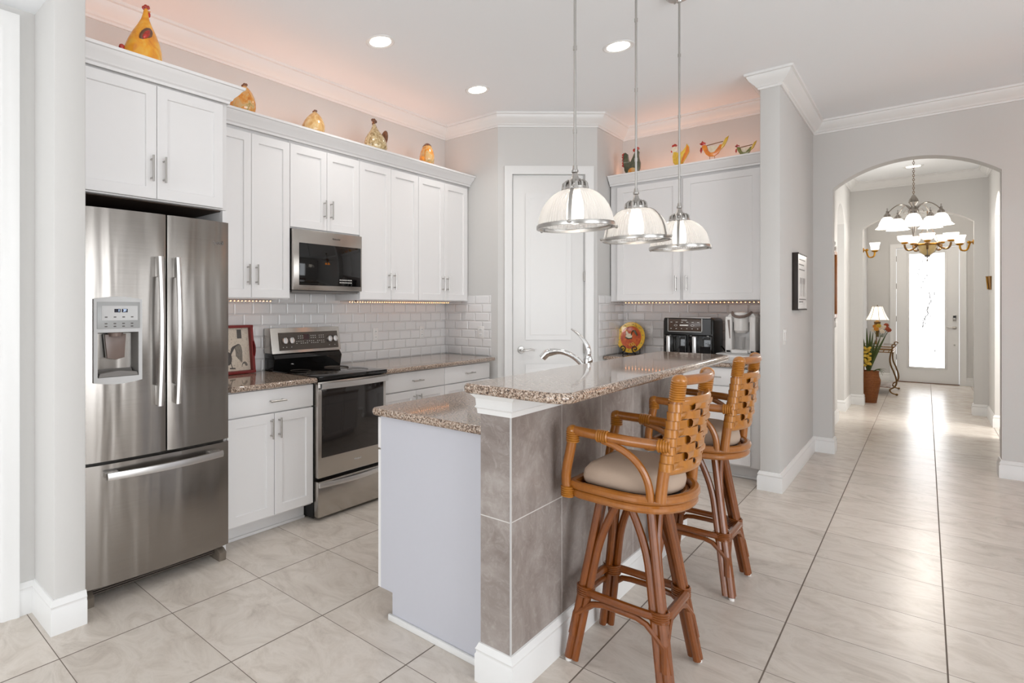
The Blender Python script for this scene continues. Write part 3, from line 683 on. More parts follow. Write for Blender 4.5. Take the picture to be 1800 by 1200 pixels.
# ================================================================ RANGE
t = thing('range', 'stainless electric range with black glass cooktop between two granite countertops', 'range', (-2.95, 2.665, 0))
obj('body', MB().box(-3.25, -2.725, 2.342, 2.988, .012, .895), M['black'], t)
m = MB(); m.box(-3.16, -2.668, 2.342, 2.988, .895, .921, bev=.004); obj('glass_cooktop', m, M['blackglass'], t)
m = MB()
for (cx, cy, r) in ((-2.82, 2.50, .10), (-2.82, 2.84, .075), (-3.03, 2.49, .07), (-3.03, 2.83, .09)):
    m.tube([(cx+r*math.cos(2*PI*k/40), cy+r*math.sin(2*PI*k/40), .9212) for k in range(40)], .0009, 4, closed=True)
obj('burner_rings', m, M['greybrown'], t)
TRG = TX(-2.725)
m = MB(TRG); m.box(2.345, 2.985, 0, .045, .272, .885, bev=.004)
od = obj('oven_door', m, M['steelsmooth'], t)
obj('oven_window', MB(TRG).box(2.375, 2.957, .045, .048, .40, .835, bev=.001), M['ovenglass'], od)
m = MB(TRG); rows = []
for i in range(15):
    q = i/14; u = 2.352+(2.978-2.352)*q; n = .062+.022*math.sin(PI*q)
    rows.append([(u, n, .842), (u, n+.012, .842), (u, n+.014, .862), (u, n+.012, .878), (u, n, .878)])
m.grid(rows, closed_v=True, caps=True)
for u in (2.36, 2.97): m.box(u-.008, u+.008, .045, .072, .848, .872)
obj('handle', m, M['steellight'], od)
text('brand_mark', 'Whirlpool', .016, faceM(-2.679, 2.70, .34, '+x'), M['whiteplastic'], od)
m = MB(TRG); m.box(2.345, 2.985, 0, .045, .022, .250, bev=.004); wd = obj('warming_drawer', m, M['steelsmooth'], t)
m = MB(TRG); rows = []
for i in range(15):
    q = i/14; u = 2.352+(2.978-2.352)*q; n = .045+.028*math.sin(PI*q)
    rows.append([(u, .04, .213), (u, n+.008, .213), (u, n+.010, .228), (u, n+.006, .243), (u, .04, .243)])
obj('handle', m.grid(rows, closed_v=True, caps=True), M['steellight'], wd)
# backguard
m = MB(); m.prism([(-3.25, .90), (-3.16, .90), (-3.15, .93), (-3.135, 1.0), (-3.165, 1.04), (-3.25, 1.04)], 2.345, 2.985, 'y', bev=.002); obj('lower_backguard', m, M['blackglass'], t)
m = MB(); m.prism([(-3.25, 1.035), (-3.150, 1.035), (-3.178, 1.212), (-3.25, 1.212)], 2.335, 2.995, 'y', bev=.008); bg = obj('control_backguard', m, M['steelsmooth'], t)
def TC(u, n, z): # slanted control face
    q = (z-1.035)/(1.212-1.035); return (-3.150-.028*q+n, u, z)
cp = obj('control_panel', MB(TC).box(2.40, 2.965, 0, .003, 1.055, 1.180), M['greybrown'], bg)
for u in (2.445, 2.505, 2.87, 2.925):
    m = MB(TC); m.lathe([(.001, .003), (.025, .003), (.024, .018), (.021, .024), (.001, .024)], (u, 0, 1.125), 20, 'y')
    k = obj('knob', m, M['steellight'], bg); m = MB(TC); m.box(u-.005, u+.005, .022, .034, 1.104, 1.146, bev=.002); obj('knob_grip', m, M['steellight'], bg)
obj('clock_display', MB(TC).box(2.625, 2.68, .003, .0045, 1.125, 1.165), M['darklcd'], bg)
m = MB(TC)
for i in range(14):
    for z in (1.098, 1.112, 1.135, 1.150):
        u = 2.555+i*.02
        if 2.615 < u < 2.69 and z > 1.12: continue
        if (i*7+int(z*1000)) % 5: m.box(u, u+.009, .003, .0038, z, z+.004)
for u in (2.43, 2.46, 2.505, 2.87, 2.925): m.box(u, u+.008, .003, .0038, 1.075, 1.079)
obj('panel_markings', m, M['inklight'], bg)

# ================================================================ MICROWAVE
t = thing('microwave', 'stainless over the range microwave with dark glass front', 'microwave', (-3.11, 2.695, 1.462))
obj('casing', MB().box(-3.26, -2.985, 2.366, 3.024, 1.475, 1.894, bev=.002), M['black'], t)
m = MB(); m.box(-2.985, -2.955, 2.366, 3.024, 1.478, 1.892, bev=.005); md = obj('door', m, M['steelsmooth'], t)
obj('window', MB().box(-2.955, -2.952, 2.415, 3.008, 1.512, 1.800, bev=.001), M['blackglass'], md)
text('brand_mark', 'KitchenAid', .016, faceM(-2.9535, 2.76, 1.848, '+x'), M['text'], md)
m = MB()
for i in range(8):
    for j in range(2): m.box(-2.952, -2.9515, 2.79+i*.016, 2.799+i*.016, 1.535+j*.018, 1.543+j*.018)
obj('keypad_marks', m, M['inklight'], md)
m = MB(); m.box(-3.25, -2.99, 2.38, 3.01, 1.462, 1.476); obj('vent_underside', m, M['greyplastic'], t)
for y in (2.378, 2.378): pass
m = MB(); m.tube([(-3.05, 3.035, 1.47), (-3.04, 3.05, 1.45), (-3.05, 3.06, 1.425), (-3.10, 3.10, 1.405)], .006, 8)
tag(obj('power_cord', m, M['black']), 'short black cord looping out beside the microwave bottom', 'cord')
# ================================================================ BAR STOOLS
def make_stool(label):
    t = thing('bar_stool', label, 'bar stool', (0, 0, 0), 'rattan bar stools at the bar')
    zt = .635
    # seat ring: two stacked rattan hoops, D shaped (rounded at the back)
    def hoop(k, ins=0):
        out = []; x0, x1, w = -.155+ins, .20-ins, .215-ins
        out += [(x0, -w*.93), (x0, w*.93)] if False else []
        n = 14
        for i in range(n+1):   # back half ellipse
            a = -PI/2+PI*i/n; out.append((.02+(x1-.02)*math.cos(a)**.8 if math.cos(a) > 1e-6 else .02, w*math.sin(a)))
        out += [(-.06, w*.985), (-.12, w*.96), (x0+.004, w*.90), (x0, w*.8), (x0, 0), (x0, -w*.8), (x0+.004, -w*.90), (-.12, -w*.96), (-.06, -w*.985)]
        return out
    m = MB(); m.tube([(x, y, .690) for x, y in hoop(0)], .017, 10, closed=True); m.tube([(x, y, .658) for x, y in hoop(0, .006)], .017, 10, closed=True)
    m.tube([(x, y, .672) for x, y in hoop(0, .03)], .016, 8, closed=True)
    sr = obj('seat_ring', m, M['rattan'], t)
    m = MB(); m.prism([(x*.9, y*.9) for x, y in hoop(0, .02)], .66, .695); m.box(-.11, .11, -.11, .11, .632, .662, bev=.004); obj('seat_base', m, M['black'], t)
    # cushion
    m = MB(); rows = []
    for q, s in ((.690, .86), (.700, .93), (.722, .955), (.748, .93), (.768, .84), (.782, .66), (.789, .4), (.791, .12)):
        rows.append([(.022+(x-.022)*s*.985, y*s*.97, q) for x, y in hoop(0, .018)])
    m.grid(rows, closed_v=True, caps=True); obj('cushion', m, M['cushion'], t, smooth=60)
    # back posts, top rail
    for s in (-1, 1):
        path = bez((.150, s*.185, .69), (.158, s*.182, .82), (.185, s*.178, .96), (.205, s*.172, 1.115), 10)
        m = MB(); m.tube(path, .0185, 12)
        bp = obj('back_post', m, M['rattan'], t)
        m = MB(); 
        for k in range(9): m.tube([(.197+.001*k*.9+.021*math.cos(a), s*.174+.021*math.sin(a), 1.045+.008*k) for a in [2*PI*i/14 for i in range(14)]], .0045, 5, closed=True)
        m.ball((.205, s*.172, 1.112), .0245, sc=(1, 1, .9)); obj('cane_wrap', m, M['wicker'], bp)
        # arm: front post rises from the seat ring, arm runs back to the back post
        m = MB(); m.tube(bez((-.165, s*.205, .655), (-.185, s*.212, .74), (-.145, s*.215, .80), (-.142, s*.215, .895), 12), .0175, 12); fp = obj('arm_post', m, M['rattan'], t)
        m = MB()
        for k in range(5): m.tube([(-.167+.0205*math.cos(a), s*.205+.0205*math.sin(a), .645+.008*k) for a in [2*PI*i/14 for i in range(14)]], .0045, 5, closed=True)
        obj('cane_wrap', m, M['wicker'], fp); m = MB()
        for k in range(5): m.tube([(-.142+.0200*math.cos(a), s*.215+.0200*math.sin(a), .858+.008*k) for a in [2*PI*i/14 for i in range(14)]], .0045, 5, closed=True)
        m.ball((-.142, s*.215, .896), .0225); obj('cane_wrap', m, M['wicker'], fp)
        m = MB(); m.tube([(-.142, s*.215, .898), (-.05, s*.222, .895), (.06, s*.215, .890), (.165, s*.185, .885)], .0185, 12); ar = obj('armrest', m, M['rattan'], t)
        for xx in (-.045, .150):
            m = MB()
            for k in range(5): m.tube([(xx+.008*k, s*(.221 if xx < 0 else .196-.002*k)+.0205*math.cos(a), .893+.0205*math.sin(a)-(.006 if xx > 0 else 0)) for a in [2*PI*i/14 for i in range(14)]], .004, 5, closed=True)
            obj('cane_wrap', m, M['wicker'], ar)
        m = MB(); m.tube(bez((-.03, s*.220, .878), (.07, s*.222, .86), (.125, s*.205, .80), (.122, s*.198, .69), 12), .013, 10); obj('arm_brace', m, M['rattan'], t)
    m = MB(); m.tube([(.205+.035*math.sin(PI*i/10), -.172+.344*i/10, 1.112) for i in range(11)], .0175, 12); obj('top_rail', m, M['rattan'], t)
    # woven back
    m = MB(); z0, z1 = .80, 1.035; nh = 8; nv = 5
    def bx(y, z):
        q = (z-.69)/(.425); base = .150+.055*q**1.0; return base+.045*(1-(y/.185)**2)
    def ribbon(pts, wv, th=.003):
        rows = []
        for (x, y, z), (wy, wz) in pts:
            rows.append([(x-th/2, y-wy, z-wz), (x+th/2, y-wy, z-wz), (x+th/2, y+wy, z+wz), (x-th/2, y+wy, z+wz)])
        m.grid(rows, closed_v=True, caps=True)
    for i in range(nh):
        z = z0+(z1-z0)*(i+.5)/nh; hw = (z1-z0)/nh/2*.93; n = 40; pts = []
        for k in range(n+1):
            y = -.185+.37*k/n; ph = max(-1, min(1, 1.7*math.cos(PI*((y+.185)/.37*(nv)-.5))))*(1 if i % 2 else -1)
            edge = min(1, (.185-abs(y))/.02)
            pts.append(((bx(y, z)+.0055*ph*edge, y, z), (0, hw)))
        ribbon(pts, 0)
        for s in (-1, 1):   # strap wrapped round the post
            cx = .150+.055*((z-.69)/.425)
            m.grid([[(cx+.0215*math.cos(a), s*(.187-.015*((z-.69)/.425))+.0215*math.sin(a), z+q) for a in [2*PI*j/14 for j in range(14)]] for q in (-hw, hw)], closed_v=True, caps=False)
    for j in range(nv):
        y = -.185+.37*(j+.5)/nv; hw = .37/nv/2*.80; n = 40; pts = []
        for k in range(n+1):
            z = z0+.004+(z1-z0-.008)*k/n; ph = max(-1, min(1, 1.7*math.sin(PI*(z-z0)/(z1-z0)*nh)))*(-1 if j % 2 else 1)
            pts.append(((bx(y, z)+.0060*ph, y, z), (hw, 0)))
        ribbon(pts, 0)
    for z in (z0-.002, z1+.004): 
        m.tube([(bx(-.175+.35*k/12, z), -.175+.35*k/12, z) for k in range(13)], .010, 8, flat=(1.5, .8))
    obj('woven_back', m, M['wicker'], t, smooth=50)
    # legs
    f, tp = .178, .085
    def L(sx, sy, z, o=0): 
        q = z/zt; return (sx*(f+(tp-f)*q), sy*(f+(tp-f)*q))
    for sx, sy in ((-1, -1), (1, -1), (1, 1), (-1, 1)):
        m = MB(); r = .0150
        b = L(sx, sy, 0.012); a = L(sx, sy, .62)
        m.tube([(b[0], b[1], .012), (a[0], a[1], .635)], r, 10)
        for (dx, dy, ex, ey) in ((-sx, 0, .0, sy*.10), (0, -sy, sx*.10, .0)):
            o = .024
            p0 = (b[0]+dx*o, b[1]+dy*o, .012); c = L(sx, sy, .40); p1 = (c[0]+dx*o, c[1]+dy*o, .40)
            e = (ex+sx*.02*(dx != 0), ey+sy*.02*(dy != 0), .632)
            pts = [p0, ((p0[0]+p1[0])/2, (p0[1]+p1[1])/2, .206), p1]
            d = Vector(p1)-Vector(p0); d.normalize()
            pts += bez(p1, tuple(Vector(p1)+d*.10), tuple(Vector(e)-Vector((0, 0, .07))-Vector((dx, dy, 0))*.03), e, 8)[1:]
            m.tube(pts, r*.95, 10)
        lg = obj('leg', m, M['rattandark'], t)
        m = MB(); c = L(sx, sy, .27)
        for k in range(-2, 3): m.tube([(c[0]-sx*.010+.030*math.cos(q), c[1]-sy*.010+.030*math.sin(q), .272+.008*k) for q in [2*PI*i/16 for i in range(16)]], .004, 5, closed=True)
        obj('cane_binding', m, M['rattandark'], lg)
        m = MB(); m.lathe([(.001, 0), (.011, 0), (.011, .012), (.001, .012)], (b[0], b[1], 0), 14); obj('foot_glide', m, M['whiteplastic'], lg)
    # foot ring and lower brace
    c = f+(tp-f)*(.275/zt)
    def rr(h, rad, z, n=6):
        out = []
        for cx, cy, a0 in ((1, 1, 0), (-1, 1, 90), (-1, -1, 180), (1, -1, 270)):
            for i in range(n+1):
                a = R(a0+90*i/n); out.append((cx*(h-rad)+rad*math.cos(a), cy*(h-rad)+rad*math.sin(a), z))
        return out
    m = MB(); m.tube(rr(c+.012, .06, .272), .0155, 10, closed=True); obj('foot_ring', m, M['rattandark'], t)
    m = MB()
    for k in range(4):
        ca, sa = math.cos(PI/2*k), math.sin(PI/2*k); rot = lambda p: (p[0]*ca-p[1]*sa, p[0]*sa+p[1]*ca, p[2])
        h = c+.006; e = f-.018
        pts = [(-e, -e-.012, .10), (-e+.005, -h-.014, .18), (-h+.05, -h-.006, .235), (-h+.085, -h, .243), (0, -h, .244), (h-.085, -h, .243), (h-.05, -h-.006, .235), (e-.005, -h-.014, .18), (e, -e-.012, .10)]
        m.tube([rot(p) for p in pts], .0115, 8)
    obj('lower_brace', m, M['rattandark'], t)
    return t
s1 = make_stool('nearest rattan bar stool with woven back, in front of the other stool')
s1.location = (-.785, 2.30, 0)
dup(s1, (-.805, 3.275, 0), 0, 'farther rattan bar stool with woven back, close to the far end of the bar')

# ================================================================ PENDANTS AND CEILING LIGHTS
def make_pendant(label):
    t = thing('pendant_lamp', label, 'pendant lamp', (0, 0, 0), 'glass pendant lamps over the bar')
    z0 = 1.69
    m = MB(); m.lathe([(.0655, CZ), (.0655, CZ-.012), (.055, CZ-.022), (.02, CZ-.026), (.012, CZ-.045), (.001, CZ-.045)], seg=28); 
    for a in range(3): m.ball((.045*math.cos(a*2.1+.3), .045*math.sin(a*2.1+.3), CZ-.026), .006, 8, 6)
    obj('canopy', m, M['nickel'], t)
    m = MB(); m.tube([(0, 0, z0+.225), (0, 0, CZ-.03)], .0052, 10)
    for z in (2.08, 2.42, 2.76): m.tube([(0, 0, z-.008), (0, 0, z+.008)], .0075, 10)
    obj('rod', m, M['nickel'], t)
    m = MB(); m.lathe([(.001, .250), (.008, .250), (.010, .232), (.013, .230), (.013, .222), (.009, .218), (.014, .200), (.024, .188), (.027, .176), (.029, .174), (.029, .158), (.050, .152), (.0505, .150)], (0, 0, z0), 32)
    cp = obj('lamp_cap', m, M['nickel'], t)
    m = MB()
    for k in range(12):
        a = 2*PI*k/12; m.tube([(.030*math.cos(a), .030*math.sin(a), z0+.186), (.043*math.cos(a), .043*math.sin(a), z0+.176), (.047*math.cos(a), .047*math.sin(a), z0+.145)], .006, 6)
    m.lathe([(.044, .142), (.049, .142), (.049, .160), (.044, .160)], (0, 0, z0), 32); obj('cap_fins', m, M['nickel'], cp)
    prof = [(.047, .150), (.066, .143), (.088, .128), (.108, .106), (.124, .078), (.134, .048), (.140, .018), (.141, .008)]
    m = MB(); m.lathe(prof+[(r-.003, z) for r, z in prof[::-1]], (0, 0, z0), 144, ripple=lambda k: .030*(k % 2), caps=False); obj('ribbed_glass_shade', m, M['ribglass'], t, smooth=12)
    m = MB(); m.lathe([(.139, -.007), (.149, -.007), (.150, 0), (.149, .009), (.139, .009)], (0, 0, z0), 64, caps=False); rows = None
    obj('rim_band', m, M['nickel'], t)
    m = MB(); m.lathe([(.138, -.002), (.12, -.008), (.08, -.015), (.03, -.019), (.001, -.0195)], (0, 0, z0), 48, caps=False); obj('glass_diffuser', m, M['glass'], t)
    for k in range(3):
        a = 2*PI*k/3+R(46); m = MB(); rows = []
        for r, z in [(.050, .150)]+[(r+.004, z+.003) for r, z in prof[1:]]+[(.146, -.002)]:
            c, s = math.cos(a), math.sin(a); w = .0065
            rows.append([((r)*c-w*s, (r)*s+w*c, z0+z), ((r+.002)*c-w*s, (r+.002)*s+w*c, z0+z), ((r+.002)*c+w*s, (r+.002)*s-w*c, z0+z), (r*c+w*s, r*s-w*c, z0+z)])
        m.grid(rows, closed_v=True, caps=True); b = obj('shade_strap', m, M['nickel'], t)
        m = MB(); m.tube([(.148*math.cos(a), .148*math.sin(a), z0), (.168*math.cos(a), .168*math.sin(a), z0)], [.004, .004], 8); m.ball((.170*math.cos(a), .170*math.sin(a), z0), .0065, 8, 6); obj('thumb_screw', m, M['nickel'], b); obj('cap_screw', MB().ball((.050*math.cos(a), .050*math.sin(a), z0+.16), .006, 8, 6), M['nickel'], b)
    m = MB(); m.lathe([(.001, .145), (.020, .145), (.024, .125), (.030, .10), (.034, .06), (.032, .03), (.022, .014), (.001, .010)], (0, 0, z0), 20); obj('bulb', m, M['bulb'], t)
    return t
p1 = make_pendant('front pendant lamp, largest and closest of the row, with ribbed glass dome')
p1.location = (-1.0, 2.27, 0)
dup(p1, (-.985, 2.92, 0), R(180), 'middle pendant lamp of the row over the bar, ribbed glass dome')
dup(p1, (-.955, 3.50, 0), R(-3), 'rear pendant lamp with its ceiling canopy in view, smallest of the row')
def make_down(label, x, y, r=.069, z=CZ):
    t = thing('recessed_light', label, 'ceiling light', (x, y, z), 'recessed ceiling lights')
    m = MB(); m.lathe([(r, -.001), (r+.018, -.006), (r+.026, -.003), (r+.027, 0), (r, 0)], (x, y, z), 36, caps=False); obj('trim_ring', m, M['trim'], t)
    m = MB(); m.lathe([(.001, -.002), (r, -.002), (r, 0), (.001, 0)], (x, y, z), 36); obj('lens', m, M['down'], t)
    l = bpy.data.lights.new('downlight', 'SPOT'); l.energy = DOWN_W; l.spot_size = R(130); l.spot_blend = .8; l.shadow_soft_size = .07; l.color = (1, .975, .94)
    o = bpy.data.objects.new('downlight', l); o.location = (x, y, z-.012); COL.objects.link(o)
    return t
DOWN_W = 24
make_down('left front recessed ceiling light above the refrigerator side', -2.49, 2.72)
make_down('rear recessed ceiling light, farthest into the kitchen corner', -2.50, 3.88)
make_down('recessed ceiling light directly left of the middle pendant rod', -1.43, 3.91)
make_down('recessed ceiling light seen through the front arch behind the chandelier chain', -.11, 9.85, .065)

# ================================================================ ROPE LIGHTS
def rope(label, p0, p1, n):
    t = thing('rope_light', label, 'rope light', tuple((Vector(p0)+Vector(p1))/2), 'rope lights under the wall cabinets')
    obj('tube', MB().tube([p0, p1], .0045, 8), M['lightgrey'], t)
    m = MB(); P0, P1 = Vector(p0), Vector(p1)
    for i in range(n): m.ball(tuple(P0.lerp(P1, (i+.5)/n)-Vector((0, 0, .003))), .0046, 8, 5)
    obj('lit_beads', m, M['bead'], t, kind='stuff')
rope('short glowing rope light under the cabinet left of the range', (-3.16, 1.76, 1.407), (-3.16, 2.34, 1.407), 20)
rope('long glowing rope light under the cabinets right of the microwave', (-3.16, 3.08, 1.407), (-3.16, 4.42, 1.407), 46)
rope('glowing rope light under the cabinet above the air fryer', (-2.02, 5.67, 1.407), (-.89, 5.67, 1.407), 38)

# ================================================================ CERAMIC HENS
def hen(label, x, y, z, h, rw, mat, kind, face=60, neck=.30, group='ceramic hens on the left cabinets'):
    t = thing('ceramic_hen', label, 'hen figurine', (x, y, z), group)
    f = R(face); c, s = math.cos(f), math.sin(f)
    def T(a, b, q): return (x+a*c-b*s, y+a*s+b*c, z+q)
    prof = {'tall': [(.001, 0), (.80, 0), (.93, .05), (1, .16), (.97, .28), (.84, .42), (.62, .57), (.38, .70), (.22, .80), (.14, .90), (.12, .955), (.07, .985), (.001, 1)],
            'round': [(.001, 0), (.75, 0), (.93, .06), (1, .2), (.97, .38), (.85, .56), (.65, .73), (.42, .86), (.24, .94), (.12, .99), (.001, 1)],
            'egg': [(.001, 0), (.7, 0), (.92, .08), (1, .25), (.98, .42), (.86, .62), (.66, .80), (.40, .93), (.2, .985), (.001, 1)],
            'rooster': [(.001, 0), (.8, 0), (1, .10), (1, .28), (.88, .42), (.66, .55), (.42, .66), (.26, .76), (.16, .86), (.08, .95), (.001, 1)]}[kind]
    m = MB(T); rows = []
    for r, q in prof:
        rows.append([(rw*r*math.cos(a)*1.08-rw*.22*(1-q)*(math.cos(a) < 0)*abs(math.cos(a))+rw*.12*q, rw*r*.85*math.sin(a), h*q) for a in [2*PI*i/28 for i in range(28)]])
    m.grid(rows, closed_v=True, caps=True); obj('body', m, mat, t, smooth=70)
    hx = rw*.14
    if kind != 'egg':
        m = MB(T); k = h*(.045 if kind == 'tall' else .075)
        for i, (dx, dz) in enumerate(((-.9, .0), (-.2, .65), (.6, .55))): m.ball((hx+dx*k, 0, h*.99+dz*k), k*.75, 8, 6, (1, .6, 1))
        obj('comb', m, M['gz_red'] if kind == 'tall' else M['gz_brown'], t)
        m = MB(T); m.ball((hx+h*.045, 0, h*.90), h*.026, 8, 6, (1, .7, 1.7)); obj('wattle', m, M['gz_red'] if kind == 'tall' else M['gz_brown'], t)
        m = MB(T); m.tube([(hx+h*.02, 0, h*.95), (hx+h*.075, 0, h*.955)], [h*.02, .0008], 8); obj('beak', m, M['gz_amber'], t)
    if kind == 'tall':
        m = MB(T)
        for dx, dz in ((0, 0), (-.5, .8), (-.9, -.1), (-.4, -.9)): m.ball((-rw*1.22+dx*.015, 0, h*.20+dz*.022), .0155, 10, 7, (1, .7, 1))
        obj('tail', m, M['gz_red'], t)
        for s_ in (-1, 1):
            m = MB(T); m.ball((-rw*.10, s_*rw*.60, h*.48), rw*.50, 14, 8, (.65, .26, 1.1), (R(35), 'Y')); obj('wing', m, M['gz_brown'], t)
            m = MB(T); m.ball((-rw*.10, s_*rw*.70, h*.48), rw*.32, 12, 8, (.5, .3, 1.1), (R(35), 'Y')); obj('wing_patch', m, M['gz_red'], t)
    elif kind == 'rooster':
        m = MB(T); m.ball((-rw*1.0, 0, h*.45), h*.24, 16, 10, (.55, .32, 1.25), (R(-14), 'Y')); obj('tail', m, M['gz_brown'], t)
        m = MB(T); m.tube([(hx, 0, h*.9), (hx+.004, 0, h*1.03)], [h*.05, h*.02], 8); obj('crest', m, M['gz_brown'], t)
    elif kind == 'egg':
        m = MB(T); m.ball((rw*.55, -rw*.5, h*.28), rw*.36, 12, 8, (1, .7, .8)); m.tube([(rw*.6, -rw*.6, h*.30), (rw*.95, -rw*.55, h*.16)], [rw*.2, rw*.05], 8); obj('tucked_head', m, M['gz_orange'], t)
        m = MB(T); m.lathe([(.001, 1.005), (.30, .965), (.46, .925), (.52, .90)], (rw*.11, 0, 0), 20); 
        for v in m.bm.verts: pass
        m.bm.free(); m = MB(T); m.grid([[(rw*.11+rw*r*math.cos(a), rw*r*.85*math.sin(a), h*q) for a in [2*PI*i/24 for i in range(24)]] for r, q in ((.02, 1.01), (.28, .985), (.50, .92), (.62, .85))], closed_v=True, caps=True); obj('brown_cap', m, M['gz_brown'], t)
    else:
        m = MB(T); m.ball((-rw*.95, 0, h*.28), h*.12, 10, 7, (1.2, .6, .7)); obj('tail', m, mat, t)
    return t
ZC = 2.5745
hen('tall yellow ceramic hen with long neck and red tail over the refrigerator', -2.775, 1.25, ZC, .315, .084, M['gz_yellow'], 'tall', 85)
hen('squat orange ceramic hen partly behind the refrigerator cabinet cornice', -2.99, 1.99, ZC, .180, .073, M['gz_amber'], 'round', 60)
hen('small cream ceramic hen above the cabinets over the microwave', -2.99, 2.575, ZC, .158, .072, M['gz_cream'], 'round', 60)
hen('speckled ceramic rooster with brown tail fan on the left cabinets', -2.985, 3.20, ZC, .232, .080, M['gz_speck'], 'rooster', -110)
hen('egg shaped golden brown ceramic hen closest to the pantry corner', -2.985, 3.85, ZC, .190, .075, M['gz_amber'], 'egg', -40)
# flat painted roosters on the back cabinets
YR = 5.47
def flat(t, name, pts, x, z, sc, mat, dy=0, th=.016, bev=.003):
    return obj(name, MB().prism([(x+a*sc, z+b*sc) for a, b in pts], YR+dy-th/2, YR+dy+th/2, 'y', bev=bev), mat, t)
def blob(cx, cy, rx, ry, n=16, a0=0, a1=360): return [(cx+rx*math.cos(R(a0+(a1-a0)*i/n)), cy+ry*math.sin(R(a0+(a1-a0)*i/n))) for i in range(n+(0 if a1-a0 == 360 else 1))]
G2 = 'painted roosters on the back cabinet'
x = -1.885; z = ZC; t = thing('rooster_figurine', 'dark green and red wooden rooster, leftmost on the back cabinet', 'rooster figurine', (x, YR, z), G2)
flat(t, 'body', [(-.035, 0), (.05, 0), (.075, .05), (.078, .10), (.062, .14), (.058, .17), (.068, .20), (.052, .225), (.035, .21), (.02, .17), (.0, .12), (-.02, .115), (-.026, .15), (-.03, .195), (-.05, .215), (-.065, .195), (-.066, .12), (-.058, .05)], x, z, 1, M['gz_green'], 0, .03)
flat(t, 'comb', blob(.03, .222, .016, .016)+[], x, z, 1, M['gz_red'], 0, .02); flat(t, 'comb', blob(.052, .233, .016, .014), x, z, 1, M['gz_red'], .001, .02)
flat(t, 'tail_edge', [(-.062, .215)]+[q for i in range(5) for q in ((-.084, .20-i*.026), (-.070, .187-i*.026))]+[(-.062, .08)], x, z, 1, M['gz_red'], .002, .022)
flat(t, 'breast', blob(.01, .035, .035, .03), x, z, 1, M['gz_amber'], -.006, .024)
x = -1.50; t = thing('rooster_figurine', 'yellow and orange metal hen with pale head behind the rear pendant rod', 'rooster figurine', (x, YR, z), G2)
flat(t, 'body', [(-.010, .0), (.024, .0), (.030, .03), (.06, .075), (.085, .12), (.083, .165), (.066, .195), (.056, .16), (.03, .13), (.0, .125), (-.02, .14), (-.036, .145), (-.045, .10), (-.04, .05)], x, z, 1, M['gz_yel2'], 0, .014)
flat(t, 'wing', [(.020, .02), (.06, .08), (.084, .125), (.081, .163), (.066, .188), (.06, .13), (.03, .07)], x, z, 1, M['gz_orange'], -.003, .014)
flat(t, 'head', blob(-.030, .163, .022, .026), x, z, 1, M['gz_pale'], 0, .014); flat(t, 'comb', [(-.052, .190), (-.046, .207), (-.036, .202), (-.026, .212), (-.014, .204), (-.006, .190), (-.03, .182)], x, z, 1, M['gz_red'], 0, .01); flat(t, 'wattle', blob(-.052, .150, .007, .011, 8), x, z, 1, M['gz_red'], 0, .01)
def wirebird(label, x, sc, body, legs):
    t = thing('rooster_figurine', label, 'rooster figurine', (x, YR, z), G2); z0 = z+(.045 if legs else .012)
    flat(t, 'body', [(-.078, .11), (-.066, .075), (-.045, .03), (-.02, .006), (.02, .0), (.05, .02), (.07, .055), (.085, .095), (.062, .098), (.045, .065), (.02, .035), (-.01, .035), (-.03, .06), (-.035, .10), (-.05, .118)], x, z0, sc, body, 0, .012)
    flat(t, 'inner_panel', [(-.032, .098), (-.026, .06), (-.008, .038), (.02, .038), (.042, .066), (.052, .092)], x, z0, sc, M['gz_pale'], .002, .004, 0)
    flat(t, 'tail', [(.066, .048), (.096, .075), (.118, .125), (.128, .16), (.104, .145), (.088, .115), (.076, .085)], x, z0, sc, M['gz_yel2'], -.002, .012)
    flat(t, 'comb', [(-.082, .118), (-.096, .135), (-.078, .138), (-.072, .158), (-.062, .138), (-.044, .134), (-.052, .112)], x, z0, sc, M['gz_red'], 0, .010)
    flat(t, 'wattle', [(-.085, .10), (-.092, .07), (-.082, .045), (-.072, .07), (-.074, .098)], x, z0, sc, M['gz_red'], .001, .010)
    m = MB(); m.tube([(x-.05*sc, YR, z0+.106*sc), (x+.085*sc, YR, z0+.120*sc)], .0035, 8); obj('spine_wire', m, M['bronze'], t)
    m = MB()
    for q in (-.014, .022):
        m.tube([(x+q, YR, z0+.01), (x+q-.002, YR, z+.001)], .0016, 6)
        for e in (-.01, 0, .01): m.tube([(x+q-.002, YR, z+.002), (x+q-.002+e, YR-.012, z+.002)], .0013, 6)
    obj('wire_legs', m, M['bronze'], t)
wirebird('orange metal rooster standing on wire legs, third along the back cabinet', -1.25, .95, M['gz_orange'], True)
wirebird('small olive green metal rooster, rightmost on the back cabinet', -1.025, .66, M['gz_olive'], False)

# ================================================================ COUNTER THINGS
CT = .9152
# rooster tray
TT = lambda u, n, q: (-3.2+n-.12*(q-CT), u, q)
t = thing('serving_tray', 'red framed tray with a rooster print leaning on the backsplash', 'tray', (-3.2, 2.0, CT))
m = MB(TT); m.box(1.80, 2.195, -.004, 0, CT+.02, 1.225); obj('printed_base', m, M['trayart'], t)
m = MB(TT); m.box(1.78, 2.215, -.008, .032, CT+.002, CT+.022, bev=.002); m.box(1.78, 2.215, -.008, .032, 1.222, 1.240, bev=.002); m.box(1.78, 1.80, -.008, .032, CT+.022, 1.222)
obj('frame', m, M['red'], t)
m = MB(TT)
o = [(2.192, CT+.022), (2.214, CT+.022), (2.214, 1.0), (2.226, 1.03), (2.229, 1.08), (2.226, 1.13), (2.214, 1.16), (2.214, 1.222), (2.192, 1.222)]
i_ = [(2.205, 1.045), (2.214, 1.05), (2.217, 1.08), (2.214, 1.11), (2.205, 1.115), (2.201, 1.08)]
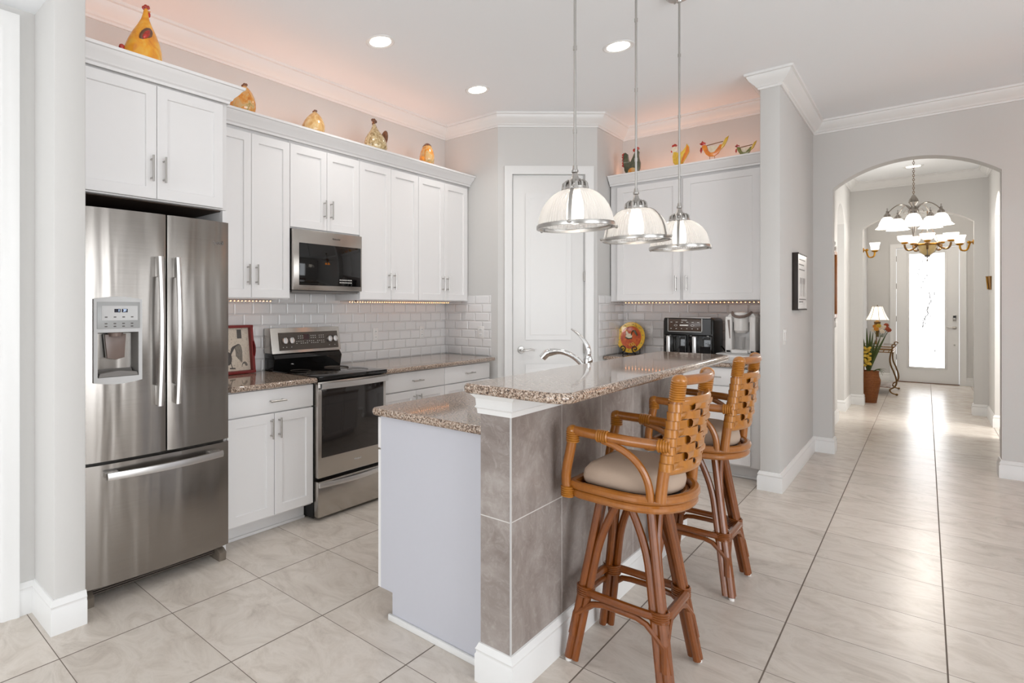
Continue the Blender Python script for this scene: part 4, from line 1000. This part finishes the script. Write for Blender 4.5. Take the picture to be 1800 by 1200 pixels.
m.box(2.192, 2.202, -.008, .032, CT+.022, 1.222)
m.tube([(2.205, .012, 1.01), (2.216, .012, 1.03), (2.224, .012, 1.06), (2.225, .012, 1.08), (2.224, .012, 1.10), (2.216, .012, 1.13), (2.205, .012, 1.15)], .0075, 8, flat=(1, 2.3)); m.box(2.202, 2.212, -.008, .032, CT+.022, 1.03); m.box(2.202, 2.212, -.008, .032, 1.13, 1.222); obj('side_handle', m, M['red'], t)
m = MB(TT)
for k in range(6): m.tube(bez((2.035, .001, 1.03), (2.05+.01*k, .001, 1.12+.006*k), (2.09+.011*k, .001, 1.12+.004*k), (2.085+.008*k, .001, 1.03-.008*k), 10), .0028, 6)
m.ball(TT(2.035, 0, 1.02) if False else (2.02, .001, 1.02), .03, 12, 8, (1, .05, 1.5)); m.tube([(2.04, .001, .99), (2.05, .001, .955)], .003, 6); m.tube([(2.03, .001, .955), (2.07, .001, .953)], .004, 6)
m.box(2.10, 2.135, .0, .0012, 1.15, 1.21)
for k in range(4): m.tube(bez((2.125, .001, .96), (2.13, .001, .99+.008*k), (2.15+.008*k, .001, .99), (2.155+.004*k, .001, .965), 8), .0014, 5)
obj('rooster_print', m, M['text'], t)
# plate on stand
t = thing('decorative_plate', 'yellow and orange rooster plate propped up in the back corner', 'plate', (-1.955, 5.66, CT))
PC = Vector((-1.955, 5.665, 1.072)); tl = R(12)
def TPL(a, n, b): return (PC.x+a, PC.y+b*math.sin(tl)-n*math.cos(tl), PC.z+b*math.cos(tl)+n*math.sin(tl))
m = MB(TPL); m.grid([[(r*.126*math.cos(a), n, r*.148*math.sin(a)) for a in [2*PI*i/48 for i in range(48)]] for r, n in ((.02, -.008), (.6, -.008), (.72, .002), (1, .010), (1, .014), (.74, .007), (.62, .0005), (.02, .0005))], closed_v=True, caps=True); obj('rim', m, M['platerim'], t, smooth=40)
m = MB(TPL); m.grid([[(r*.126*math.cos(a), n, r*.148*math.sin(a)) for a in [2*PI*i/48 for i in range(48)]] for r, n in ((.005, .0015), (.6, .0015), (.735, .0082))], closed_v=True, caps=False); obj('centre', m, M['platecentre'], t, smooth=40)
m = MB(TPL); m.ball((-.02, .003, .015), .03, 12, 8, (1, .1, .8)); m.tube([(-.035, .003, .03), (-.045, .003, .06)], [.014, .008], 8); obj('painted_hen', m, M['gz_pale'], t)
m = MB(TPL)
for k in range(4): m.tube(bez((0, .004, .02), (.0, .004, .07+.008*k), (.02+.008*k, .004, .08), (.035+.006*k, .004, .04-.008*k), 8), .004, 6)
m.tube([(-.05, .004, -.0), (-.02, .004, -.012), (.01, .004, -.005)], .006, 6); obj('painted_tail', m, M['gz_green'], t)
m = MB(TPL)
for a, b in ((.0, -.07), (.02, -.06), (.035, -.075)): m.tube([(a+.010*math.cos(q), .003, b+.012*math.sin(q)) for q in [2*PI*i/12 for i in range(12)]], .003, 5, closed=True)
m.ball((-.047, .004, .068), .007, 8, 6); obj('painted_flowers', m, M['gz_yel2'], t)
m = MB(TPL)
for k in range(10):
    a = 2*PI*k/10+.2; m.ball((.108*math.cos(a), .010, .127*math.sin(a)), .006, 8, 5, (1, .2, 1))
obj('rim_spots', m, M['gz_olive'], t)
m = MB()
for s in (-1, 1):
    xx = -1.955+s*.055
    m.tube([(xx+(.026-.0019*i)*math.cos(.55*i)*s*-1, 5.60, .972+(.026-.0019*i)*math.sin(.55*i)) for i in range(12)], .0052, 6)
    m.tube([(xx-s*.026, 5.60, .972), (xx-s*.018, 5.60, .945), (xx, 5.602, .93), (xx, 5.61, CT+.005)], .0052, 6); m.tube([(xx, 5.61, CT+.004), (xx, 5.735, CT+.004), (xx, 5.742, 1.08)], .0035, 6)
m.tube([(-2.01, 5.66, CT+.006), (-1.90, 5.66, CT+.006)], .0035, 6)
tag(obj('plate_stand', m, M['black']), 'small black scrolled wire stand holding the rooster plate', 'plate stand')
# air fryer
t = thing('air_fryer', 'black double basket air fryer with two silver handles', 'air fryer', (-1.39, 5.55, CT))
ax0, ax1, ay0 = -1.60, -1.215, 5.37
m = MB(); m.box(ax0, ax1, ay0+.02, 5.70, CT+.008, 1.27, bev=.028, seg=4); obj('body', m, M['black'], t)
m = MB(); m.prism([(5.40, 1.275), (5.368, 1.262), (ay0-.004, 1.135), (5.40, 1.135)], ax0+.015, ax1-.015, 'x', bev=.006); f = obj('control_fascia', m, M['black'], t)
m = MB(); m.box(-1.545, -1.30, ay0-.010, ay0-.002, 1.160, 1.262, bev=.004); obj('display_panel', m, M['brownplastic'], f)
m = MB(); 
for b in ((-1.552, -1.547, 1.152, 1.264), (-1.298, -1.293, 1.152, 1.264), (-1.552, -1.293, 1.152, 1.157)): m.box(b[0], b[1], ay0-.011, ay0-.003, b[2], b[3])
m.box(ax0+.02, ax1-.02, 5.372, 5.40, 1.268, 1.275, bev=.002); obj('panel_border', m, M['nickel'], f)
m = MB(); m.box(-1.46, -1.395, ay0-.013, ay0-.009, 1.202, 1.214, bev=.002); 
for a in (-1.49, -1.365): m.tube([(a+.012*math.cos(q), ay0-.0105, 1.207+.007*math.sin(q)) for q in [2*PI*i/14 for i in range(14)]], .0012, 5, closed=True)
for i in range(6): m.box(-1.53+i*.04, -1.522+i*.04, ay0-.0115, ay0-.010, 1.177, 1.182); m.box(-1.53+i*.04, -1.515+i*.04, ay0-.0115, ay0-.010, 1.232, 1.236)
obj('panel_markings', m, M['inklight'], f)
text('brand_mark', 'NINJA', .016, faceM(-1.425, ay0-.0108, 1.250, '-y'), M['inklight'], f)
for a, b, h in ((ax0+.012, -1.412, -1.54), (-1.404, ax1-.012, -1.345)):
    d = obj('drawer', MB().box(a, b, ay0+.0, ay0+.05, .945, 1.128, bev=.012, seg=3), M['blackglass'], t)
    obj('handle', MB().box(h-.015, h+.015, ay0-.045, ay0+.01, .94, 1.118, bev=.008, seg=3), M['steellight'], d)
m = MB()
for a in (ax0+.04, ax1-.04):
    for b in (5.42, 5.66): m.box(a-.01, a+.01, b-.01, b+.01, CT, CT+.012)
obj('feet', m, M['black'], t)
tag(obj('power_cord', MB().tube(bez((-1.215, 5.62, 1.03), (-1.19, 5.60, 1.02), (-1.16, 5.58, .95), (-1.15, 5.60, CT+.006), 8), .0045, 8), M['black']), 'black cord between the air fryer and the coffee maker', 'cord')
# pod drawer
t = thing('pod_drawer', 'low silver and white coffee pod drawer under the coffee maker', 'storage drawer', (-1.03, 5.42, CT))
obj('case', MB().box(-1.175, -.885, 5.29, 5.62, CT, .985, bev=.004), M['whiteplastic'], t); obj('drawer_front', MB().box(-1.17, -.91, 5.283, 5.29, CT+.006, .965, bev=.002), M['lightgrey'], t); obj('top_tray', MB().box(-1.18, -.88, 5.285, 5.625, .985, .992, bev=.003), M['lightgrey'], t)
# coffee maker
t = thing('coffee_maker', 'white single cup coffee maker standing on the pod drawer', 'coffee maker', (-1.03, 5.45, .992)); z = .9925
bx0, bx1 = -1.132, -.930
m = MB(); m.box(bx0, bx0+.045, 5.36, 5.60, z, 1.285, bev=.008, seg=3); m.box(bx1-.04, bx1, 5.36, 5.60, z, 1.285, bev=.008, seg=3); m.box(bx0+.03, bx1-.03, 5.47, 5.60, z, 1.29, bev=.01); m.box(bx0, bx1, 5.36, 5.60, z, z+.03, bev=.008)
m.prism([(bx0, 1.24), (bx1, 1.24), (bx1+.002, 1.27), (bx1-.02, 1.31), (bx0+.02, 1.31), (bx0-.002, 1.27)], 5.40, 5.60, 'y', bev=.008)
obj('housing', m, M['whiteplastic'], t)
m = MB(); m.lathe([(.001, 1.155), (.030, 1.155), (.048, 1.175), (.050, 1.25), (.052, 1.30), (.045, 1.318), (.001, 1.325)], (-1.031, 5.40, 0), 28); obj('brew_head', m, M['whiteplastic'], t)
m = MB(); m.tube([(-1.095, 5.42, 1.318), (-1.082, 5.37, 1.300), (-1.06, 5.347, 1.288), (-1.031, 5.338, 1.284), (-1.0, 5.347, 1.288), (-.98, 5.37, 1.300), (-.967, 5.42, 1.318)], .015, 10, flat=(.8, .6)); obj('lid_handle', m, M['taupeplastic'], t)
obj('water_window', MB().prism([(-1.116, 1.26), (-1.100, 1.26), (-1.096, 1.11), (-1.102, 1.11)], 5.3585, 5.3605, 'y'), M['taupeplastic'], t)
m = MB(); m.box(-1.085, -.975, 5.33, 5.45, z, z+.028, bev=.006); obj('drip_tray', m, M['whiteplastic'], t)
m = MB(); pr = [(.026, 0), (.034, .012), (.036, .09), (.038, .10)]; m.lathe([(.001, 0)]+pr+[(r-.003, q+.001) for r, q in pr[::-1]]+[(.001, .004)], (-1.035, 5.39, z+.03), 24, caps=False)
m.tube([(-1.0+.0, 5.39, z+.115), (-.975, 5.39, z+.108), (-.97, 5.39, z+.08), (-.98, 5.39, z+.055), (-1.0, 5.39, z+.05)], .0045, 8)
tag(obj('glass_mug', m, M['glass']), 'clear glass mug on the drip tray of the coffee maker', 'mug')
tag(obj('power_cord', MB().tube(bez((-.885, 5.7, 1.08), (-.90, 5.65, 1.16), (-.94, 5.62, 1.12), (-.88, 5.66, 1.09), 8)+bez((-.88, 5.66, 1.07), (-.87, 5.66, 1.03), (-.90, 5.66, 1.0), (-.90, 5.67, CT+.006), 6), .0045, 8), M['black']), 'black looped cord hanging at the right of the coffee maker', 'cord')
# outlets and switches
def plate(name, label, T, u, z, kind, w=.068, h=.112, cat='outlet', grp=None):
    t = thing(name, label, cat, T(u, 0, z-h/2), grp)
    obj('cover_plate', MB(T).box(u-w/2, u+w/2, 0, .005, z-h/2, z+h/2, bev=.002), M['whiteplastic'], t)
    m = MB(T)
    if kind == 'outlet':
        for q in (-.024, .024): 
            m.box(u-.016, u+.016, .005, .0065, z+q-.015, z+q+.015, bev=.001); 
        obj('socket', m, M['trim'], t); m = MB(T)
        for q in (-.024, .024):
            for e in (-.006, .006): m.box(u+e-.0012, u+e+.0012, .0065, .007, z+q-.004, z+q+.006)
        obj('slots', m, M['black'], t)
    else:
        m.box(u-.016, u+.016, .005, .008, z-.032, z+.032, bev=.002); obj('rocker', m, M['trim'], t)
GO = 'backsplash outlets'
plate('wall_outlet', 'white outlet on the tile just right of the range', TX(-3.262), 3.50, 1.13, 'outlet', grp=GO)
plate('wall_outlet', 'white outlet on the tile under the last left cabinet', TX(-3.262), 4.13, 1.13, 'outlet', grp=GO)
plate('wall_outlet', 'white outlet on the short tiled return beside the pantry', TY(4.497), -2.86, 1.13, 'outlet', grp=GO)
plate('wall_outlet', 'white outlet on the tile right of the rooster plate', TY(5.772), -1.83, 1.13, 'outlet', grp=GO)
plate('light_switch', 'white light switch under the framed print on the partition wall', TX(-.745), 5.31, 1.137, 'switch', .115, .115, 'light switch')
# faucet
t = thing('kitchen_faucet', 'chrome faucet with curved spout and raised lever behind the bar', 'faucet', (-1.24, 2.97, CT))
m = MB(); m.lathe([(.001, 0), (.028, 0), (.028, .008), (.020, .02), (.019, .11), (.023, .14), (.024, .165), (.018, .19), (.001, .198)], (-1.24, 2.97, CT), 24); obj('faucet_body', m, M['chrome'], t)
m = MB(); m.tube(bez((-1.255, 2.97, 1.035), (-1.30, 2.955, 1.115), (-1.37, 2.93, 1.140), (-1.435, 2.90, 1.110), 12)+[(-1.455, 2.893, 1.085)], [.014]*9+[.016, .019, .021, .021, .019], 14); obj('spout', m, M['chrome'], t)
m = MB(); m.tube(bez((-1.24, 2.97, 1.10), (-1.225, 2.97, 1.15), (-1.255, 2.965, 1.20), (-1.32, 2.95, 1.245), 12), [.013, .013, .013, .0125, .012, .011, .010, .009, .008, .007, .006, .005, .004], 10, flat=(1, 1.2)); obj('lever', m, M['chrome'], t)
# framed print on partition
t = thing('framed_print', 'deep dark box frame with a cutlery print on the partition wall', 'picture', (-.745, 5.89, 1.337))
PX = TX(-.745)
m = MB(PX); m.box(5.665, 6.12, .001, .038, 1.337, 1.797, bev=.001); m.box(5.665, 6.12, .038, .042, 1.787, 1.797); m.box(5.665, 6.12, .038, .042, 1.337, 1.347); obj('frame', m, M['gz_brown'], t); t.children[0].data.materials[0] = paint('dark_walnut_frame', '241812', .5)
m = MB(PX); m.box(5.675, 6.11, .038, .0395, 1.349, 1.785); obj('print', m, M['whiteplastic'], t)
m = MB(PX)
for u in (5.78, 5.86, 5.94, 6.0): 
    m.box(u-.006, u+.006, .0395, .040, 1.45, 1.55); m.box(u-.016, u+.016, .0395, .040, 1.55, 1.60)
for zz, n in ((1.74, 9), (1.70, 7), (1.66, 8), (1.42, 10), (1.40, 6)):
    for i in range(n): m.box(5.72+i*.036, 5.742+i*.036, .0395, .040, zz, zz+.010)
obj('print_marks', m, M['text'], t)

# ================================================================ CEILING FAN (great room, mirrored in the microwave)
t = thing('ceiling_fan', 'ceiling fan with three lit amber shades in the great room', 'ceiling fan', (.95, 6.0, 2.1))
fx_, fy_ = .95, 5.9
m = MB(); m.lathe([(.001, CZ), (.07, CZ), (.06, CZ-.05), (.014, CZ-.06), (.014, 2.62), (.001, 2.62)], (fx_, fy_, 0), 20); obj('downrod', m, M['bronze'], t)
m = MB(); m.lathe([(.001, 2.64), (.08, 2.62), (.12, 2.56), (.12, 2.48), (.06, 2.42), (.05, 2.32), (.001, 2.30)], (fx_, fy_, 0), 28); obj('motor', m, M['bronze'], t)
for k in range(5):
    a = 2*PI*k/5; c, s = math.cos(a), math.sin(a); m = MB(lambda u, n, q: (fx_+u*c-n*s, fy_+u*s+n*c, q)); m.box(.12, .46, -.06, .06, 2.515, 2.522, bev=.002); obj('blade', m, M['gz_brown'], t)
for k in range(3):
    a = 2*PI*k/3+1.2; c, s = math.cos(a), math.sin(a); m = MB(); m.tube([(fx_+.04*c, fy_+.04*s, 2.34), (fx_+.11*c, fy_+.11*s, 2.32), (fx_+.12*c, fy_+.12*s, 2.28)], .008, 8); obj('lamp_arm', m, M['bronze'], t)
    m = MB(); m.lathe([(.025, 2.28), (.055, 2.23), (.075, 2.17), (.095, 2.12), (.09, 2.125), (.07, 2.17), (.02, 2.275)], (fx_+.14*c, fy_+.14*s, 0), 18, caps=False); obj('amber_shade', m, M['amber'], t)

# ================================================================ FOYER
def opal(T0, prof, seg=24): return MB().lathe(prof, T0, seg, caps=False)
# chandelier A
cx, cy = -.095, 8.65
t = thing('chandelier', 'silver chandelier with white bell shades hanging on a chain in the front arch', 'chandelier', (cx, cy, 2.1), None)
m = MB(); n = 22
for i in range(n):
    z0 = 2.57+(CZ-2.60)*i/n; z1 = 2.57+(CZ-2.60)*(i+1.25)/n; h = (z1-z0)/2; c = (z0+z1)/2
    m.tube([((cx+.007*math.cos(q)) if i % 2 else cx, cy if i % 2 else cy+.007*math.cos(q), c+h*math.sin(q)) for q in [2*PI*k/12 for k in range(12)]], .0022, 5, closed=True)
obj('chain', m, M['bronze'], t)
obj('canopy', MB().lathe([(.06, CZ), (.055, CZ-.02), (.01, CZ-.03), (.001, CZ-.03)], (cx, cy, 0), 20), M['bronze'], t)
m = MB(); m.lathe([(.001, 2.59), (.012, 2.575), (.035, 2.53), (.042, 2.50), (.030, 2.48), (.020, 2.46), (.028, 2.44), (.030, 2.42), (.014, 2.38), (.012, 2.28), (.022, 2.24), (.016, 2.20), (.008, 2.14), (.001, 2.12)], (cx, cy, 0), 20); obj('centre_column', m, M['silver'], t)
m = MB()
for k in range(6):
    a = 2*PI*k/6; c, s = math.cos(a), math.sin(a)
    m.tube([(cx+r*c, cy+r*s, q) for r, q in ((.012, 2.22), (.035, 2.28), (.028, 2.34), (.05, 2.38), (.075, 2.36))], .005, 6)
    m.tube([(cx+r*c, cy+r*s, q) for r, q in ((.02, 2.41), (.06, 2.42), (.08, 2.39))], .0045, 6)
obj('leaf_scrolls', m, M['silver'], t)
for k in range(5):
    a = 2*PI*k/5+R(-18); c, s = math.cos(a), math.sin(a)
    P = lambda r, q: (cx+r*c, cy+r*s, q)
    m = MB(); m.tube(bez(P(.02, 2.40), P(.07, 2.52), P(.14, 2.50), P(.205, 2.40), 12), .0055, 8); m.lathe([(.001, 2.42), (.010, 2.42), (.010, 2.40), (.028, 2.375), (.028, 2.345), (.001, 2.345)], P(.215, 0), 14); m.tube([P(.215, 2.42), P(.215, 2.45)], .004, 6)
    ar = obj('arm', m, M['silver'], t)
    m = MB(); m.lathe([(.026, 2.355), (.046, 2.335), (.064, 2.29), (.072, 2.255), (.098, 2.225), (.094, 2.227), (.066, 2.257), (.058, 2.29), (.040, 2.33), (.02, 2.35)], P(.215, 0), 24, caps=False); obj('bell_shade', m, M['shadeglass'], ar)
# chandelier B
cx, cy = .012, 12.2
t = thing('chandelier', 'brass chandelier with upturned white bowls in front of the entry door', 'chandelier', (cx, cy, 2.04), None)
m = MB(); m.tube([(cx, cy, 2.45), (cx, cy, CZ)], .005, 8); m.lathe([(.06, CZ), (.05, CZ-.03), (.001, CZ-.03)], (cx, cy, 0), 18); obj('stem', m, M['bronze'], t)
m = MB(); m.lathe([(.10, 2.30), (.098, 2.26), (.075, 2.20), (.035, 2.155), (.001, 2.145), (.001, 2.155), (.03, 2.165), (.068, 2.21), (.09, 2.27)], (cx, cy, 0), 24, caps=False); obj('centre_bowl', m, paint('amber_glass_bowl', 'D9C08A', .25), t)
m = MB(); m.lathe([(.001, 2.115), (.02, 2.12), (.035, 2.14), (.02, 2.155), (.001, 2.155)], (cx, cy, 0), 16); m.lathe([(.001, 2.05), (.006, 2.055), (.010, 2.075), (.004, 2.09), (.008, 2.115), (.001, 2.116)], (cx, cy, 0), 12); obj('finial', m, M['silver'], t)
m = MB(); m.tube([(cx+.105*math.cos(q), cy+.105*math.sin(q), 2.31) for q in [2*PI*k/28 for k in range(28)]], .014, 8, closed=True); obj('brass_ring', m, M['gold'], t)
for k in range(5):
    a = 2*PI*k/5+R(-90); c, s = math.cos(a), math.sin(a); P = lambda r, q: (cx+r*c, cy+r*s, q)
    m = MB(); m.tube(bez(P(.11, 2.31), P(.17, 2.20), P(.25, 2.20), P(.255, 2.32), 14), .013, 10); m.ball(P(.12, 2.315), .03, 10, 8); ar = obj('arm', m, M['bronze'], t)
    m = MB(); m.lathe([(.02, 2.325), (.035, 2.335), (.038, 2.355), (.02, 2.36)], P(.255, 0), 16, caps=True); obj('shade_cup', m, M['gold'], ar)
    m = MB(); m.lathe([(.02, 2.355), (.05, 2.365), (.075, 2.40), (.083, 2.455), (.078, 2.455), (.070, 2.405), (.045, 2.372), (.001, 2.362)], P(.255, 0), 22, caps=False); obj('glass_bowl', m, M['shadeglass'], ar)
for k in range(3):
    a = 2*PI*k/3+R(30); c, s = math.cos(a), math.sin(a); P = lambda r, q: (cx+r*c, cy+r*s, q)
    m = MB(); m.tube(bez(P(.004, 2.60), P(.10, 2.50), P(.12, 2.42), P(.125, 2.31), 10)+bez(P(.125, 2.29), P(.135, 2.22), P(.06, 2.17), P(.015, 2.135), 8), .005, 6); obj('curved_strap', m, M['silver'], t)
for lx, ly, lz, e in ((.012, 12.2, 2.62, 34), (-.095, 8.65, 2.05, 8)):
    l = bpy.data.lights.new('chandelier_light', 'POINT'); l.energy = e; l.shadow_soft_size = .12; l.color = (1, .93, .84)
    o = bpy.data.objects.new('chandelier_light', l); o.location = (lx, ly, lz); COL.objects.link(o)
# sconces on the arch jambs
def sconce(label, s, x, y, z):
    t = thing('wall_sconce', label, 'wall lamp', (x, y, z), None)
    X = lambda d: x+s*d
    obj('backplate', MB(lambda a, b, q: (X(a), b, q)).lathe([(.001, .0), (.032, .001), (.030, .010), (.012, .014), (.001, .015)], (0, y, z), 20, 'x'), M['gold'], t)
    m = MB(); m.tube(bez((X(.012), y, z), (X(.05), y, z+.01), (X(.03), y, z-.10), (X(.075), y, z-.105), 10)+bez((X(.08), y, z-.105), (X(.125), y, z-.105), (X(.115), y, z-.05), (X(.12), y, z-.03), 8), .010, 8); m.ball((X(.04), y, z), .018, 10, 8); obj('arm', m, M['gold'], t)
    obj('shade_cup', MB().lathe([(.001, -.035), (.02, -.035), (.036, -.02), (.036, -.008), (.001, -.008)], (X(.12), y, z), 16), M['gold'], t)
    pr = [(.028, -.012), (.042, .005), (.046, .05), (.058, .095)]
    obj('glass_shade', MB().lathe(pr+[(r-.004, q) for r, q in pr[::-1]], (X(.12), y, z), 22, caps=False), M['shadeglass'], t)
sconce('brass wall lamp on the left jamb of the far arch', 1, -.615, 10.675, 2.16)
sconce('brass wall lamp on the right jamb of the far arch', -1, .42, 10.675, 2.19)
# mirror on left foyer wall
t = thing('wall_mirror', 'tall narrow wooden framed mirror with white scroll ends in the foyer', 'mirror', (-.745, 8.4, 1.15))
TM = TX(-.745); m = MB(TM)
for b in ((8.20, 8.25, 1.28, 1.98), (8.56, 8.61, 1.28, 1.98)): m.box(b[0], b[1], 0, .03, b[2], b[3], bev=.006)
m.box(8.2, 8.61, 0, .028, 1.24, 1.285, bev=.006); m.box(8.2, 8.61, 0, .028, 1.96, 2.0, bev=.006); obj('frame', m, M['rattan'], t)
obj('mirror_glass', MB(TM).box(8.25, 8.56, .0, .012, 1.285, 1.96), M['chrome'], t)
for zz, s in ((2.0, 1), (1.24, -1)):
    m = MB(TM); m.tube(bez((8.25, .018, zz), (8.30, .02, zz+s*.08), (8.36, .03, zz+s*.02), (8.405, .022, zz+s*.09), 10), .012, 8); m.tube(bez((8.56, .018, zz), (8.51, .02, zz+s*.08), (8.45, .03, zz+s*.02), (8.405, .022, zz+s*.09), 10), .012, 8); m.ball((8.405, .02, zz+s*.09), .018, 10, 8); obj('scroll', m, M['trim'], t)
# wall pocket on right foyer wall
t = thing('wall_pocket', 'bronze tapered wall vase hanging on the right foyer wall', 'wall vase', (.54, 9.95, 1.57))
m = MB(); rows = []
for q, r in ((1.57, .018), (1.60, .022), (1.72, .040), (1.73, .042)): rows.append([(.54-.002-r*1.1*math.sin(a), 10.15+r*1.6*math.cos(a), q) for a in [PI*i/12 for i in range(13)]])
obj('cone', m.grid(rows, closed_v=True, caps=True), M['bronze'], t)
m = MB()
for q in (-.03, 0, .03): m.tube([(.50, 10.15+q*1.2, 1.725), (.512, 10.15+q*.5, 1.575)], .004, 6)
obj('ribs', m, M['gold'], t)
# entry picture on the left entry wall
t = thing('entry_picture', 'thin dark framed picture edge on the left entry wall above the lamp', 'picture', (-.77, 12.0, 1.15))
m = MB(TX(-.77)); m.box(11.4, 11.45, 0, .03, 1.1, 1.9); m.box(11.95, 12.0, 0, .03, 1.1, 1.9); m.box(11.45, 11.95, 0, .03, 1.1, 1.15); m.box(11.45, 11.95, 0, .03, 1.85, 1.9); obj('frame', m, M['bronze'], t)
obj('picture', MB(TX(-.77)).box(11.45, 11.95, 0, .012, 1.15, 1.85), M['trayart'], t)
# console table
t = thing('console_table', 'scrolled bronze console table with glass top beside the entry door', 'console table', (-.55, 12.5, 0))
x0, x1, y0, y1 = -.74, -.36, 12.05, 13.0
m = MB()
for zz in (.745, .70, .665):
    for a, b in (((x0, y0), (x1, y0)), ((x1, y0), (x1, y1)), ((x1, y1), (x0, y1)), ((x0, y1), (x0, y0))): m.tube([(a[0], a[1], zz), (b[0], b[1], zz)], .008, 8)
for k in range(6): m.tube([(x0+.03+k*.06, y0, .665), (x0+.05+k*.06, y0, .70)], .005, 6)
obj('top_frame', m, M['bronze'], t); obj('glass_top', MB().box(x0-.01, x1+.03, y0-.02, y1+.02, .754, .764, bev=.002), M['glass'], t)
for y, nm in ((y0, 0), (y1, 1)):
    for x, s in ((x1, 1), (x0, -1)):
        if s < 0:
            m = MB(); m.tube([(x, y, .745), (x, y, .02)], .010, 8); m.ball((x, y, .014), .014, 8, 6); obj('leg', m, M['bronze'], t); continue
        m = MB(); m.tube(bez((x, y, .74), (x-.03, y, .60), (x-.05, y, .52), (x+.01, y, .38), 8)+bez((x+.02, y, .34), (x+.06, y, .22), (x+.05, y, .14), (x-.01, y, .11), 8)[0:]+bez((x-.03, y, .09), (x-.03, y, .04), (x+.01, y, .025), (x+.04, y, .025), 6), .010, 8); m.ball((x+.045, y, .022), .018, 8, 6)
        m.tube([(x+.012+.026*math.cos(q)*(1-q/14), y, .765+.026*math.sin(q)*(1-q/14)) for q in [i*.5 for i in range(13)]], .008, 8)
        obj('leg', m, M['bronze'], t)
obj('lower_shelf', MB().box(x0, x1-.02, y0+.03, y1-.03, .115, .125, bev=.002), M['gz_brown'], t)
# lamp
t = thing('table_lamp', 'table lamp with cream bell shade on the console table', 'table lamp', (-.55, 12.5, .764))
m = MB(); m.lathe([(.001, 0), (.05, 0), (.05, .012), (.03, .03), (.018, .06), (.02, .20), (.03, .22), (.035, .30), (.042, .36), (.012, .39), (.001, .40)], (-.55, 12.5, .7645), 24); obj('base', m, M['bronze'], t)
pr = [(.062, 1.375), (.078, 1.31), (.105, 1.23), (.140, 1.155)]; m = MB(); m.lathe(pr+[(r-.003, q) for r, q in pr[::-1]], (-.55, 12.5, 0), 32, caps=False); sh = obj('shade', m, M['lampshade'], t)
m = MB()
for k in range(8):
    a = 2*PI*k/8+.2; m.tube([(-.55+(r+.001)*math.cos(a), 12.5+(r+.001)*math.sin(a), q) for r, q in pr], .0022, 5)
for r, q in (pr[0], pr[-1]): m.tube([(-.55+r*math.cos(a), 12.5+r*math.sin(a), q) for a in [2*PI*k/28 for k in range(28)]], .003, 5, closed=True)
m.tube([(-.55, 12.5, 1.375), (-.55, 12.5, 1.40)], .005, 6); obj('shade_piping', m, M['bronze'], sh)
# flowers in vase
t = thing('flower_vase', 'white glass vase of orange, red and cream flowers on the console table', 'flower vase', (-.50, 12.16, .7645))
pr = [(.03, 0), (.04, .02), (.04, .10), (.045, .13)]; m = MB(); m.lathe([(.001, 0)]+pr+[(r-.004, q) for r, q in pr[::-1]], (-.50, 12.16, .7645), 20, caps=False); obj('vase', m, M['whiteplastic'], t)
fl = [(-.075, .0, .235, 'petal_w'), (-.06, .02, .29, 'petal_o'), (-.02, -.01, .30, 'petal_y'), (.0, 0, .25, 'petal_w'), (-.045, -.03, .25, 'petal_o'), (.04, 0, .28, 'petal_w'), (.075, 0, .26, 'petal_r'), (.095, .02, .235, 'petal_r'), (.065, .03, .31, 'petal_r'), (.02, -.02, .21, 'petal_w')]
m = MB()
for a, b, q, _ in fl: m.tube([(-.50, 12.16, .80), (-.50+a, 12.16+b, .76+q)], .003, 5)
obj('stems', m, M['leaf'], t)
for a, b, q, mm in fl:
    m = MB(); c0 = Vector((-.50+a, 12.16+b, .77+q)); m.ball(tuple(c0), .018, 8, 6)
    for k in range(7):
        an = 2*PI*k/7; m.ball((c0.x+.02*math.cos(an), c0.y-.008, c0.z+.02*math.sin(an)), .013, 8, 5, (1, .5, 1))
    obj('blossom', m, M[mm], t)
# planter
px, py = -.575, 10.98
t = thing('planter_basket', 'tall brown woven basket with long green leaves behind the arch jamb', 'planter', (px, py, 0))
m = MB(); m.lathe([(.001, 0), (.085, 0), (.088, .02), (.105, .14), (.125, .27), (.128, .33), (.112, .38), (.108, .43), (.115, .455), (.105, .455), (.10, .40), (.001, .39)], (px, py, 0), 28); obj('basket', m, M['basket'], t)
random.seed(3)
for k, (dx, dy, h) in enumerate(((.02, 0, .62), (.05, -.02, .60), (.13, 0, .56), (.19, .01, .60), (-.02, .0, .66), (.07, .03, .5), (-.06, 0, .55), (.11, -.03, .40), (-.1, .02, .45))):
    m = MB(); rows = []
    for i in range(9):
        q = i/8; w = .014*math.sin(PI*min(1, q*.85+.12))+.001; x = px+dx*q**1.2; z = .40+h*q; y = py-.03+dy*q
        rows.append([(x-w, y+.004, z), (x, y-.004, z+.003), (x+w, y+.004, z), (x, y+.001, z-.002)])
    obj('leaf', m.grid(rows, closed_v=True, caps=True), M['leaf'], t)
for k in range(4):
    m = MB(); m.tube(bez((px+.03, py-.04, .42), (px+.08, py-.06, .50), (px+.13, py-.07, .50), (px+.15+.012*k, py-.07, .40+.03*k), 8), [.005, .006, .006, .006, .005, .004, .003, .002, .001], 5); obj('leaf', m, M['leaf'], t)
for k in range(5):
    m = MB(); z0 = .55+.055*k
    for i in range(6): m.ball((px-.01+.03*math.cos(i*1.9+k), py-.06+.01*math.sin(i), z0+.02*math.sin(i*2.3)), .018, 8, 6)
    obj('yellow_blossom', m, M['petal_y'], t)
